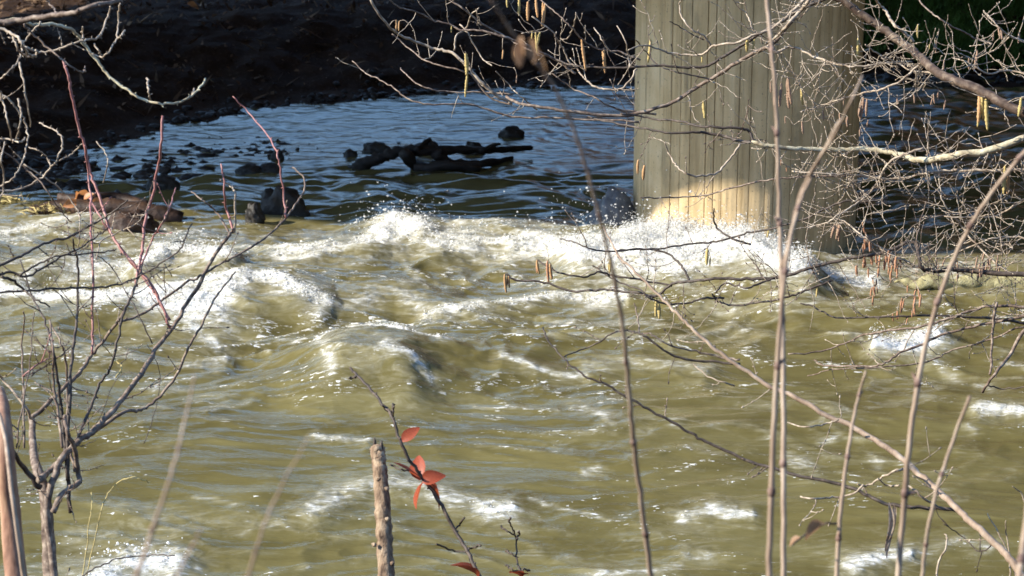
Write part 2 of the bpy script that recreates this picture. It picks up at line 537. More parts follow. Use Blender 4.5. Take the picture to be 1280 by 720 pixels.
ang = np.concatenate([np.linspace(math.radians(34), math.radians(22.4), 60, endpoint=False),
                      np.linspace(math.radians(22.4), math.radians(12.2), 430, endpoint=False), np.linspace(math.radians(12.2), math.radians(8.0), 270)])
yy = CAM_H / np.tan(ang)
yy = np.concatenate([yy, [30, 33]])
uu = np.concatenate([np.linspace(-3, -.75, 14, endpoint=False), np.linspace(-.75, -.29, 80, endpoint=False), np.linspace(-.29, .29, 820, endpoint=False),
                     np.linspace(.29, .75, 80, endpoint=False), np.linspace(.75, 3, 15)])
U, Y = np.meshgrid(uu, yy)
X = U * Y
PX, PY = to_px(X, Y, 0 * X)
wx = X + .35 * perlin(X * .8, Y * .8, 3)
wy = Y + .25 * perlin(X * .8, Y * .8, 4)
edge = 285 + 45 * smooth(850, 1250, PX) - 12 * smooth(350, 0, PX)
rapid = smooth(edge - 35, edge + 8, PY)                       # broken water this side, quieter water beyond
calm = smooth(640, 300, PX) * smooth(250, 180, PY) * .5
amp = .22 + .78 * rapid - .12 * smooth(260, 150, PY)
amp = amp * (1 - .58 * smooth(400, 540, PY))
w1 = perlin(wx * .48, wy * .80, 11) * .125
rid = 1 - np.abs(perlin(wx * 1.15 + 4, wy * 2.0, 12)) * 2
w2 = rid * .034
rid3 = 1 - np.abs(perlin(wx * 2.6, wy * 4.6, 13)) * 2
w3 = rid3 * .013
w4 = perlin(wx * 5.5, wy * 10.5, 14) * .0085
w5 = fbm(wx * 11, wy * 21, 2, 15) * .0022
near = smooth(430, 600, PY)
q1 = perlin(wx * .9, wy * 1.7, 16) * .055 + perlin(wx * 2.0, wy * 4.0, 17) * .042 + perlin(wx * 4, wy * 7.5, 18) * .016 + perlin(wx * 8, wy * 13, 19) * .005
cz = smooth(235, 185, PY) * smooth(1000, 800, PX)
q2 = perlin(wx * 1.5, wy * 3.0, 16) * .013 + perlin(wx * 4, wy * 7.5, 17) * .0095 + perlin(wx * 7, wy * 12, 18) * .0045
Z = amp * (w1 + w2 + w3 + w4 + w5) + (1 - rapid) * (q1 * (1 - cz) + q2 * cz)
foam = np.zeros_like(X)
swell = np.zeros_like(X)
for pts, hw, st, h, shw in STROKES:
    c = np.array(pts, float)
    D = W(*c.mean(0))[1]
    if c[:, 1].mean() > 430: st, hw = st * .84, hw * 1.45
    if h: c[:, 1] += h * FPX / D * .72
    x0, x1, y0, y1 = c[:, 0].min() - 4 * shw - 60, c[:, 0].max() + 4 * shw + 60, c[:, 1].min() - 3 * shw - 40, c[:, 1].max() + 3 * shw + 40
    sel = (PX > x0) & (PX < x1) & (PY > y0) & (PY < y1)
    if not sel.any(): continue
    jx = PX[sel] + 16 * perlin(X[sel] * 1.7, Y[sel] * 1.7, 50)
    jy = PY[sel] + 8 * perlin(X[sel] * 2.1, Y[sel] * 2.1, 51)
    d = stroke_dist(jx, jy, [tuple(q) for q in c])
    foam[sel] = np.maximum(foam[sel], np.maximum(st * np.exp(-(d / (hw * 1.2)) ** 2), .62 * st * np.exp(-(d / (hw * 2.6)) ** 2)))
    if h: swell[sel] = np.maximum(swell[sel], .75 * h * np.exp(-(d / (1.35 * shw)) ** 2))
Z += swell
crest = np.clip(smooth(.2, .9, rid) * .6 + smooth(.3, .95, rid3) * .5, 0, 1) * rapid * (1 - .3 * smooth(430, 600, PY))
foam = np.maximum(foam, rapid * smooth(330, 430, PY) * np.clip(-.04 + .85 * fbm(wx * .55, wy * 1.5, 4, 64), 0, .52))
big = smooth(.15, .6, fbm(X * .35, Y * .6, 2, 60) + .3)
foam = np.maximum(foam, crest * big * .50 * rapid)
band = smooth(425, 335, PY) * rapid
foam = np.maximum(foam, band * np.clip(.45 + .70 * fbm(wx * .7, wy * 1.25, 4, 61), 0, .80))
# billowing froth: lumps that also lean sideways
lm = np.clip(foam, 0, 1.2)
lump = (fbm(X * 3, Y * 4.2, 3, 70) + .25) * (.03 + .045 * smooth(.8, 1.2, lm)) + fbm(X * 11, Y * 14, 4, 71) * .022
Z += lm ** 1.5 * lump
X2 = X + lm * .07 * fbm(X * 4, Y * 5, 3, 72)
Y2 = Y + lm * .05 * fbm(X * 4, Y * 5, 3, 73)
river = grid_obj("river", X2, Y2, Z, MAT['water'])
tag(river, kind='structure')
for nm, arr in (("foam", foam), ("crest", crest)):
    a = river.data.attributes.new(nm, 'FLOAT', 'POINT')
    a.data.foreach_set("value", arr.ravel().astype(np.float32))

def water_z(px, py):
    i = np.argmin((PX - px) ** 2 + (PY - py) ** 2)
    return float(Z.ravel()[i])

# spray thrown up by the rapids
def spray():
    mb = MB()
    oct_v = np.array([(1, 0, 0), (-1, 0, 0), (0, 1, 0), (0, -1, 0), (0, 0, 1), (0, 0, -1)], float)
    oct_f = [(0, 2, 4), (2, 1, 4), (1, 3, 4), (3, 0, 4), (2, 0, 5), (1, 2, 5), (3, 1, 5), (0, 3, 5)]
    for px, py, sx, hz, n in [(500, 290, 30, .15, 420), (480, 292, 20, .10, 200), (600, 305, 40, .07, 80), (650, 306, 30, .10, 90), (730, 315, 45, .24, 330), (800, 318, 40, .18, 240),
                              (870, 318, 45, .16, 260), (940, 325, 35, .12, 150), (800, 305, 30, .10, 500), (850, 302, 40, .12, 700), (900, 305, 25, .12, 450), (760, 312, 25, .10, 350), (950, 325, 30, .07, 300), (225, 335, 40, .14, 240), (110, 372, 25, .14, 90), (250, 370, 60, .06, 130),
                              (370, 365, 30, .06, 60), (565, 308, 12, .14, 50), (60, 362, 30, .08, 60), (160, 700, 40, .05, 90)]:
        for _ in range(n):
            x = R.gauss(px, sx)
            p = W(x, py + R.gauss(0, 5))
            p[2] = abs(R.gauss(0, hz)) + .03
            s = R.choice((.0018, .002, .0025, .003, .004, .006))
            mb.add(p + oct_v * np.array((s * R.uniform(.7, 2.6), s, s * R.uniform(.7, 2.0))), oct_f)
    o = mb.build("spray", MAT['froth'])
    tag(o, "white droplets of spray thrown up by the rapids", "spray", kind='stuff')
m, nt, N, L, b = new_mat('froth')
b.inputs["Base Color"].default_value = (.93, .93, .92, 1)
b.inputs["Roughness"].default_value = .35
tr = N.new("ShaderNodeBsdfTranslucent"); tr.inputs["Color"].default_value = (.95, .95, .94, 1)
mx = N.new("ShaderNodeMixShader"); mx.inputs[0].default_value = .55
L.new(b.outputs[0], mx.inputs[1]); L.new(tr.outputs[0], mx.inputs[2]); L.new(mx.outputs[0], N["Material Output"].inputs[0])
MAT['froth'] = m
spray()
def froth(n):
    inv = (np.abs(X / Y) < .285) & (PY < 745) & (foam > .62)
    idx = np.nonzero(inv.ravel())[0]
    fw = foam.ravel()[idx]
    area = (Y.ravel()[idx] ** 2)
    w = np.clip(fw - .6, 0, .7) ** 1.8 * area * (1 - .8 * smooth(380, 470, PY.ravel()[idx]))
    pick = NR.choice(idx, n, p=w / w.sum())
    f_ = foam.ravel()[pick]
    c = np.stack([X2.ravel()[pick], Y2.ravel()[pick], Z.ravel()[pick]], -1) + NR.randn(n, 3) * (.02, .03, 0)
    c[:, 2] += NR.exponential(1, n) * (.004 + .034 * smooth(.85, 1.25, f_)) - .003
    tet = np.array([(1, 1, 1), (-1, -1, 1), (-1, 1, -1), (1, -1, -1)]) / 1.7
    q = np.linalg.qr(NR.randn(n, 3, 3))[0]
    s_ = (.0013 + NR.exponential(.0019, n)).clip(0, .011)[:, None]
    st = np.stack([1 + NR.exponential(.9, n), np.ones(n), .7 + NR.rand(n) * .6], -1)
    v = np.einsum('kj,nij->nki', tet, q) * (s_ * st)[:, None, :] + c[:, None, :]
    t = (np.arange(n) * 4)[:, None]
    f = np.concatenate([t + [(0, 1, 2)], t + [(0, 3, 1)], t + [(0, 2, 3)], t + [(1, 3, 2)]], 0)
    o = mesh_obj("froth", v.reshape(-1, 3), f.tolist(), MAT['froth'])
    tag(o, "white bubbling froth torn up on the crests of the rapids", "froth", kind='stuff')
froth(75000)

# ------------------------------------------------------------------ bridge: board-marked round pier and deck
PIER_R = 1.005
pc = W(931, 304)[:2]
pier_c = np.array((931 - 640, 0.)) 
PY0 = W(931, 318)[1] + PIER_R
PX0 = (929 - 640) / FPX * (PY0 * CP + CAM_H * SP)
bridge = empty("concrete_bridge", (PX0, PY0, -.8), "concrete river bridge on a round pier with vertical board marks", "bridge")
BB = np.array((PX0, PY0, -.8))
# shadow edge of the deck on the water: two points of the photo
e0, e1 = W(150, 268)[:2], W(1240, 329)[:2]
DECK_Z = 5.4
off = np.array((S.x, S.y)) / S.z * DECK_Z
d0, d1 = e0 + off, e1 + off
dd = (d1 - d0) / np.linalg.norm(d1 - d0)
dn = np.array((-dd[1], dd[0]))
def ring_core():
    n = 64
    v, f = [], []
    for z in (0, DECK_Z + .8 - .02):
        for k in range(n):
            a = 2 * math.pi * k / n
            v.append(((PIER_R - .035) * math.cos(a), (PIER_R - .035) * math.sin(a), z))
    for k in range(n):
        f.append((k, (k + 1) % n, n + (k + 1) % n, n + k))
    f.append(tuple(range(n, 2 * n)))
    return mesh_obj("pier", v, f, MAT['concrete'], bridge)
pier = ring_core()
a = 0.0
strips = []
while a < 2 * math.pi - .06:
    w = R.choice((.075, .10, .12, .135, .15))
    if a + w > 2 * math.pi - .08: w = 2 * math.pi - a
    strips.append((a, a + w)); a += w
for a0, a1 in strips:
    ro = PIER_R + R.uniform(-.004, .004)
    gap = R.choice((.0012, .002, .003, .0045))
    v, f = [], []
    n = 4
    for z in (0.0, DECK_Z + .8 - .02):
        for k in range(n):
            t = a0 + gap + (a1 - a0 - 2 * gap) * k / (n - 1)
            r_ = ro - (.003 if k in (0, n - 1) else 0)
            v.append((r_ * math.cos(t), r_ * math.sin(t), z))
        for k in range(n - 1, -1, -1):
            t = a0 + gap + (a1 - a0 - 2 * gap) * k / (n - 1)
            v.append(((PIER_R - .04) * math.cos(t), (PIER_R - .04) * math.sin(t), z))
    m_ = 2 * n
    for k in range(m_):
        f.append((k, (k + 1) % m_, m_ + (k + 1) % m_, m_ + k))
    f.append(tuple(range(m_, 2 * m_)))
    mesh_obj("concrete_strip", v, f, MAT['concrete'], pier, False)

def deck():
    # cross-section swept along the bridge: slab with cantilevered edges
    wid = 18.2
    prof = [(0, .35), (0, .95), (wid, .95), (wid, .35), (wid - 1.8, .05), (wid - 2.4, 0), (2.4, 0), (1.8, .05)]
    v, f = [], []
    o = (d0 + d1) / 2
    T0 = (-17 - o[0]) / dd[0]
    for t in (T0, 40):
        for n_, z_ in prof:
            p = o + dd * t + dn * n_
            v.append((p[0] - BB[0], p[1] - BB[1], DECK_Z + z_ - BB[2] - (.35 if False else 0)))
    k = len(prof)
    for i in range(k): f.append((i, (i + 1) % k, k + (i + 1) % k, k + i))
    f.append(tuple(range(k - 1, -1, -1))); f.append(tuple(range(k, 2 * k)))
    mesh_obj("deck", v, f, MAT['concrete'], bridge, False)
deck()

# ------------------------------------------------------------------ stones, logs in the water
ico = None
def ico_data(sub):
    import bmesh
    bm = bmesh.new()
    bmesh.ops.create_icosphere(bm, subdivisions=sub, radius=1)
    v = np.array([x.co[:] for x in bm.verts]); f = [tuple(q.index for q in p.verts) for p in bm.faces]
    bm.free()
    return v, f
ICO3, ICO2, ICO1 = ico_data(4), ico_data(2), ico_data(1)
def rock(name, px0, px1, py_top, py_bot, label, mat='wet_rock', depth=.8, seed=0, cat="rock", group=None, rough=.42, base_z=0):
    c = W((px0 + px1) / 2, py_bot, base_z)
    dist = c[1] / CP
    hw = (px1 - px0) / 2 / FPX * dist
    h = (py_bot - py_top) / FPX * dist
    V, F = ICO3
    v = V.copy()
    n = fbm(v[:, 0] * 1.3 + seed * 3.1 + v[:, 2], v[:, 1] * 1.3 + v[:, 2] * .7, 5, seed)
    n2 = fbm(v[:, 2] * 2.3 + seed, v[:, 0] * 2.1 - v[:, 1] * 1.3, 4, seed + 9)
    n3 = 1 - 2 * np.abs(fbm(v[:, 0] * 2.7 + seed + v[:, 2] * 1.9, v[:, 1] * 2.7 - v[:, 2] * 2.1, 4, seed + 17))
    v = v * (1 + rough * n + rough * .6 * n2 + rough * .22 * n3)[:, None]
    v[:, 2] = np.where(v[:, 2] < 0, v[:, 2] * .6, v[:, 2])
    v /= np.array((np.abs(v[:, 0]).max(), np.abs(v[:, 1]).max(), v[:, 2].max()))
    v *= np.array((hw, hw * depth, h))
    o = mesh_obj(name, v, F, MAT[mat])
    o.location = (c[0], c[1] + hw * depth * .3, base_z)
    tag(o, label, cat, group)
    return o
rock("boulder", 318, 390, 230, 264, "big dark boulder in the shaded water above the bright splash line", seed=31, depth=.7, rough=.5)
rock("rock", 303, 332, 252, 275, "small dark rock touching the left foot of the big shaded boulder", seed=2)
rock("rock", 180, 226, 218, 240, "dark rock in the blue water with a snag leaning on it", seed=3)
rock("rock", 293, 330, 205, 217, "long flat dark rock awash in the blue water, left of a flat pair", seed=4)
rock("rock", 322, 352, 203, 216, "flat dark rock awash in the blue water, right of a flat pair", seed=5)
rock("rock", 338, 356, 184, 200, "upright dark stone standing at the right end of the gravel bar", seed=6)
rock("rock", 450, 489, 177, 190, "dark lumpy stone just behind the left end of the driftwood log", seed=7)
rock("rock", 515, 552, 174, 192, "peaked dark stone behind the middle of the driftwood log", seed=8)
rock("rock", 576, 608, 177, 192, "rounded dark stone behind the right part of the driftwood log", seed=9)
rock("boulder", 622, 657, 158, 171, "lone round dark stone in bright blue water left of the pier", seed=10)
rock("boulder", 733, 800, 233, 292, "smooth grey boulder against the left side of the pier", 'grey_rock', 1.0, seed=11, rough=.26)
rock("rock", 428, 448, 186, 196, "tiny dark stone left of the driftwood log", seed=14)
rock("rock", 1160, 1235, 92, 108, "dark stone lying at the waterline under the green grass", seed=15)
rock("rock", 1090, 1140, 88, 106, "dark stone at the far waterline right beside the pier", seed=16)

# driftwood log in the shaded water
def w3(px, py, z, dy=0):
    p = W(px, py + z * FPX / 23.0, 0); p[2] = z; p[1] += dy
    return p
t = empty("driftwood_log", W(560, 213), "long black driftwood log arching over the shaded blue water", "log")
base = np.array(t.location)
mb = MB()
pts = spline([w3(436, 214, -.06), w3(450, 207, .03), w3(475, 198, .12), w3(500, 190, .19), w3(530, 189, .19), w3(570, 188, .17), w3(620, 188, .13), w3(665, 185, .08)], 6)
mb.tube(pts, np.interp(np.linspace(0, 1, len(pts)), [0, .1, .3, .6, 1], [.05, .065, .06, .05, .025]), 9, .4)
mb.build("trunk", MAT['wet_wood'], t, base)
for q, rr in (([(505, 192, .2), (515, 205, .06), (522, 222, -.1)], .09), ([(545, 190, .19), (556, 203, .06), (570, 218, -.1)], .10),
              ([(520, 190, .2), (532, 180, .26), (538, 176, .28)], .05), ([(560, 205, .05), (600, 205, .03), (640, 198, .02)], .07),
              ([(600, 190, .15), (618, 182, .2), (625, 181, .2)], .035), ([(520, 212, 0), (560, 208, .05), (600, 212, 0)], .10)):
    mb = MB()
    s_ = spline([w3(*p) for p in q], 5)
    mb.tube(s_, np.linspace(rr * .75, rr * .4, len(s_)), 8, .35)
    mb.build("branch_stub", MAT['wet_wood'], t, base)

# stranded log with debris at the left
t = empty("stranded_log", W(130, 285), "brown stranded log caught in debris at the left shadow edge", "log")
base = np.array(t.location)
mb = MB()
s_ = spline([w3(38, 268, .03), w3(70, 262, .07), w3(110, 262, .09), w3(150, 262, .10), w3(200, 270, .04), w3(225, 277, -.03)], 6)
mb.tube(s_, np.linspace(.07, .10, len(s_)), 9, .15)
mb.build("trunk", MAT['brown_wood'], t, base)
mb = MB()
s_ = spline([w3(75, 250, .12), w3(110, 252, .12), w3(150, 250, .1), w3(185, 262, .05)], 6)
mb.tube(s_, np.linspace(.05, .07, len(s_)), 8, .15)
mb.build("branch_stub", MAT['brown_wood'], t, base)
rock("boulder", 118, 205, 262, 294, "low brown boulder under the stranded log at left", 'brown_wood', .6, seed=21)
t = empty("leaning_snag", W(203, 232), "short dark snag leaning against the rock in blue water", "branch")
mb = MB()
s_ = spline([w3(196, 236, .0), w3(204, 222, .12), w3(212, 212, .2)], 4)
mb.tube(s_, np.linspace(.04, .03, len(s_)), 7, .15)
mb.build("trunk", MAT['wet_wood'], t, np.array(t.location))
# mossy log lying in the water at right
t = empty("mossy_log", W(1200, 365), "pale mossy log lying in the water behind the hazel at right", "log")
base = np.array(t.location)
mb = MB()
s_ = spline([w3(1118, 352, .04, -1.5), w3(1160, 354, .05, -1.5), w3(1220, 357, .05, -1.4), w3(1300, 362, .05, -1.3), w3(1420, 368, .03, -1.2)], 8)
s_[:, 1] += 1.5
s_[:, 2] += -.015 + .02 * np.sin(np.arange(len(s_)) * .9)
mb.tube(s_, np.interp(np.arange(len(s_)), [0, 3, 8, 33], [.008, .03, .05, .07]) * (1 + .12 * NR.randn(len(s_))), 12, .22)
mb.build("trunk", MAT['mossy_wood'], t, base)

# straw and leaves caught in the debris
def blades(name, label, cat, spots, n, mat, ln, kind='stuff', lean=1.0, wid=.006):
    mb = MB()
    for _ in range(n):
        p0 = spots()
        if p0 is None: continue
        l = R.uniform(*ln)
        d = np.array((R.gauss(0, lean), R.gauss(0, lean), 1.0)); d /= np.linalg.norm(d)
        sd = np.cross(d, (R.gauss(0, 1), R.gauss(0, 1), .2)); sd /= np.linalg.norm(sd) + 1e-9
        w = wid * R.uniform(.6, 1.3)
        bend = np.array((R.gauss(0, .3), R.gauss(0, .3), -.25)) * l
        m1 = p0 + d * l * .55
        tip = p0 + d * l + bend
        mb.add([p0 - sd * w, p0 + sd * w, m1 + sd * w * .8, m1 - sd * w * .8, tip], [(0, 1, 2, 3), (3, 2, 4)])
    o = mb.build(name, MAT[mat])
    return tag(o, label, cat, kind=kind)
blades("straw", "tangle of yellow straw washed against the stranded log", "straw",
       lambda: w3(R.gauss(60, 11), R.gauss(264, 3), R.uniform(.02, .12)), 110, 'straw', (.05, .16), lean=2.0)
blades("straw", "pale wisps of straw lying on the left shore edge", "straw",
       lambda: w3(R.gauss(8, 14), R.gauss(250, 3), R.uniform(.02, .08)), 50, 'straw', (.05, .18), lean=2.5)

def leaf_geo(l, w, curl=.25, fold=.25, seg=5):
    v, f = [], []
    for i in range(seg + 1):
        t_ = i / seg
        hw = w * math.sin(math.pi * min(1, t_ * .94 + .03)) ** .8 * (1 - .25 * t_)
        z = -curl * l * t_ * t_
        for s_ in (-1, 0, 1):
            v.append((s_ * hw, t_ * l, z + abs(s_) * fold * hw + .04 * w * math.sin(9 * t_ + s_)))
    for i in range(seg):
        for k in (0, 1):
            a_ = i * 3 + k
            f.append((a_, a_ + 1, a_ + 4, a_ + 3))
    return v, f
LEAF = {}
for i in range(4):
    v, f = leaf_geo(1, .27 + .05 * i, .15 + .12 * i, .2 + .15 * i)
    me = bpy.data.meshes.new("leaf"); me.from_pydata(v, [], f)
    me.polygons.foreach_set("use_smooth", [True] * len(me.polygons)); LEAF[i] = me
def leaf(parent, base, p, direction, size, mat, kind=None, roll=None, name="leaf"):
    me = LEAF[kind if kind is not None else R.randrange(4)].copy()
    me.materials.append(MAT[mat])
    o = bpy.data.objects.new(name, me)
    COL.objects.link(o)
    q = Vector(direction).to_track_quat('Y', 'Z').to_matrix().to_4x4()
    rl = Matrix.Rotation(roll if roll is not None else R.uniform(-1.5, 1.5), 4, 'Y')
    o.parent = parent
    o.matrix_local = Matrix.Translation(Vector(np.asarray(p) - np.asarray(base))) @ q @ rl @ Matrix.Scale(size, 4)
    return o
for q, wh in [((100, 245), "topmost and leftmost of a cluster"), ((106, 252), "in the middle of a cluster"), ((111, 247), "upper right in a cluster"), ((97, 256), "lowest at left of a cluster"), ((117, 254), "rightmost of a cluster")]:
    p = w3(q[0], q[1], .18)
    o = leaf(None, (0, 0, 0), p, (R.uniform(-1, 1), R.uniform(-1, .3), R.uniform(-.5, .8)), .12, 'orange_leaf')
    tag(o, "small orange dead leaf on the stranded log, " + wh, "leaf", "orange leaves on the stranded log")
gz = lambda x, y: float(ground_z(np.array([x]), np.array([y]))[0])
p = P(234, 3, 29.6); p[2] = gz(p[0], p[1]) + .1
o = leaf(None, (0, 0, 0), p, (1, -.2, -.2), .17, 'orange_leaf', 2, .6)
tag(o, "single orange leaf high on the dark far bank", "leaf")

# pebbles: shoreline and gravel bar
def pebbles():
    mb = MB()
    V, F = ICO1
    def put(x, y, s):
        z = max(gz(x, y), -.03)
        v = V * (1 + .25 * NR.randn(len(V), 1)) * np.array((s * R.uniform(.9, 1.7), s, s * R.uniform(.5, .9)))
        mb.add(v + (x, y, z + s * .15), F)
    for _ in range(620):
        t_ = R.random() ** 1.0
        i = R.uniform(2, len(SH) - 2)
        k = int(i); q = SH[k] + (SH[k + 1] - SH[k]) * (i - k)
        put(q[0] + R.gauss(0, .15), q[1] + abs(R.gauss(0, .5)) - .15, R.choice((.018, .022, .028, .035, .055)))
    for _ in range(430):
        c = W(R.choice((R.gauss(300, 45), R.gauss(240, 40), R.gauss(330, 25))), R.gauss(188, 9))
        put(c[0], c[1], R.choice((.014, .018, .022, .03, .045)))
    for _ in range(190):
        c = W(R.gauss(205, 28), R.gauss(207, 10))
        put(c[0], c[1], R.choice((.02, .03, .04, .07)))
    for _ in range(260):
        c = W(R.gauss(70, 40), R.gauss(222, 14))
        put(c[0], c[1], R.choice((.02, .03, .04, .07)))
    for _ in range(60):
        c = W(R.uniform(330, 560), R.gauss(190, 12))
        put(c[0], c[1], R.choice((.015, .02, .03)))
    o = mb.build("pebbles", MAT['pebble'])
    tag(o, "dark wet pebbles and gravel along the far waterline", "pebbles", kind='stuff')
pebbles()

# leaf litter and grass of the far bank
def far_spot(fn):
    def g():
        x, y = R.uniform(-9, 9), R.uniform(19, 33)
        s_ = float(shore_dist(np.array([x]), np.array([y]))[0])
        if not fn(x, y, s_): return None
        return np.array((x, y, gz(x, y)))
    return g
def litter():
    n = 16000
    x, y = NR.uniform(-9.5, 9.5, n), NR.uniform(19, 33, n)
    sd = shore_dist(x, y)
    clump = fbm(x * 1.2, y * 1.2, 3, 91)
    ok = (sd > .5) & (NR.rand(n) < .25 + 1.2 * np.clip(clump + .1, 0, 1))
    x, y = x[ok], y[ok]
    z = ground_z(x, y)
    mb = MB()
    for a_, b_, c_ in zip(x, y, z):
        s = R.uniform(.02, .06)
        e = Euler((R.uniform(-.9, .9), R.uniform(-.9, .9), R.uniform(0, 6.3))).to_matrix()
        L_ = R.choice((1, 1, 1, 4))
        q = [np.array(e @ Vector(k)) + (a_, b_, c_ + s * .4) for k in ((-s * L_, 0, 0), (0, -s * .5, .2 * s), (s * L_, 0, 0), (0, s * .5, .3 * s))]
        mb.add(q, [(0, 1, 2, 3)])
    tag(mb.build("leaf_litter", MAT['litter']), "brown fallen leaves and bits of twig on the dark bank", "leaf litter", kind='stuff')
litter()
def grass():
    n = 200000
    x, y = NR.uniform(-12, 16, n), NR.uniform(24, 34, n)
    x = np.where(NR.rand(n) < .6, NR.uniform(3.0, 8.5, n), x)
    sd = shore_dist(x, y)
    z = ground_z(x, y)
    gpx, gpy = to_px(x, y, z)
    c = fbm(x * .8, y * .8, 4, 95)
    lim = np.interp(x, [-10, -4, 0, 1.5, 3.5, 5, 16], [8.5, 7.5, 5.0, 3.6, 1.6, .9, .6])
    ok = (sd > lim + c * 1.3)
    mb = MB()
    idx = np.nonzero(ok)[0]
    for i in idx[:75000]:
        p0 = np.array((x[i], y[i], z[i] - .01))
        l = R.uniform(.07, .19)
        d = np.array((R.gauss(0, .55), R.gauss(0, .55), 1.0))
        sdv = np.array((R.gauss(0, 1), R.gauss(0, .5), 0)); sdv *= .012 / (np.linalg.norm(sdv) + 1e-6)
        mb.add([p0 - sdv, p0 + sdv, p0 + d * l], [(0, 1, 2)])
    tag(mb.build("grass", MAT['grass']), "short green grass on the upper far bank", "grass", kind='stuff')
grass()

# ================================================================== PLANTS
def trace(px, d0, d1, w0, w1, wob=.10, per=5, seed=None):
    """a branch through photo pixels, d0..d1 metres away, with its own wander in depth; returns points and radii"""
    n = len(px)
    ph = R.uniform(0, 6.28)
    pts = []
    for i, q in enumerate(px):
        t_ = i / max(1, n - 1)
        d = d0 + (d1 - d0) * t_ + wob * math.sin(ph + 2.2 * t_ * math.pi) * (t_ if True else 1)
        pts.append(P(q[0], q[1], d))
    s_ = spline(pts, per)
    n2 = len(s_)
    jit = NR.randn(n2, 3) * (.0012 if d0 > 4 else .0004)
    s_ = s_ + jit
    dd_ = np.linspace(d0, d1, n2)
    rad = np.linspace(w0, w1, n2) / FPX * dd_ / 2
    return s_, rad

TW = {'n': 0}
BPTS = []      # points along the hazel's wood, for hanging catkins
def twig(parent, p, d, length, r, mat, up=.15, zig=.35, name="twig", base=None, buds=True, fork=True):
    """zig-zag twig with buds"""
    d = np.asarray(d, float); d /= np.linalg.norm(d)
    side = np.cross(d, (R.gauss(0, 1), R.gauss(0, 1), R.gauss(0, 1))); side /= np.linalg.norm(side) + 1e-9
    n = max(3, int(length / .022))
    pts = [np.array(p)]
    cur = d.copy()
    for i in range(n):
        cur = cur + side * zig * (1 if i % 2 else -1) * R.uniform(.5, 1.2) + np.array((0, 0, up * R.uniform(.1, .9))) + NR.randn(3) * .10
        cur /= np.linalg.norm(cur)
        pts.append(pts[-1] + cur * length / n)
    mb = MB()
    s_ = spline(pts, 2)
    mb.tube(s_, np.linspace(r, r * .45, len(s_)), 5)
    if buds:
        for i in range(1, len(pts) - 1):
            if R.random() < .75:
                bd = side * (1 if i % 2 else -1) + d * .8
                mb.bud(pts[i], bd, R.uniform(.005, .008), R.uniform(.0016, .0024))
        mb.bud(pts[-1], cur, .009, .0024)
    BPTS.extend(s_)
    if fork and length > .09:
        for i in range(1, len(pts) - 1):
            if R.random() < .38:
                sd_ = side * (1 if i % 2 else -1) * .9 + cur * .5 + NR.randn(3) * .35
                sd_ /= np.linalg.norm(sd_)
                l2 = length * R.uniform(.2, .45)
                q = [pts[i], pts[i] + sd_ * l2 * .4, pts[i] + sd_ * l2 * .75 + np.array((0, 0, l2 * .08)), pts[i] + sd_ * l2 + np.array((0, 0, l2 * .2))]
                q = spline(q, 2)
                mb.tube(q, np.linspace(r * .7, r * .4, len(q)), 5)
                mb.bud(q[-1], q[-1] - q[-2], .008, .0022)
    return mb.build(name, MAT[mat], parent)

def branch(thing, base, px, d0, d1, w0, w1, mat, twigs=0, tl=(.05, .16), tmat=None, name="branch", up=.15, lump=.06, tr=None, sides=7, zig=.35, nodes=False, root=None):
    s_, rad = trace(px, d0, d1, w0, w1)
    if root is not None and px[0][0] > 1265:      # carry the branch on to its trunk
        T = min(root, key=lambda q: abs(q[2] - (s_[0][2] - .12)))
        out = s_[0] - s_[2]; out /= np.linalg.norm(out)
        pre = spline([T, T * .45 + (s_[0] + out * .2) * .55, s_[0]], 5)[:-1]
        s_ = np.vstack([pre, s_]); rad = np.concatenate([np.linspace(rad[0] * 1.35, rad[0], len(pre)), rad])
    mb = MB()
    mb.tube(s_, rad, sides, lump)
    if nodes:
        for i in range(3, len(s_) - 1, 4):
            mb.bud(s_[i], np.cross(s_[i + 1] - s_[i], (R.gauss(0, 1), R.gauss(0, 1), .3)), .008, rad[i] * .7)
    o = mb.build(name, MAT[mat], thing, base)
    BPTS.extend(s_)
    for _ in range(twigs):
        i = R.randrange(1, len(s_) - 1)
        t_ = s_[min(i + 1, len(s_) - 1)] - s_[i - 1]; t_ /= np.linalg.norm(t_) + 1e-9
        rnd = NR.randn(3); rnd[1] *= .6
        rnd -= t_ * (rnd @ t_); rnd /= np.linalg.norm(rnd)
        d = t_ * R.uniform(.2, 1.0) + rnd
        L_ = R.uniform(*tl)
        twig(o, s_[i], d, L_, tr or R.uniform(.0011, .0019), tmat or mat, up, zig)
        TW['n'] += 1
    return o

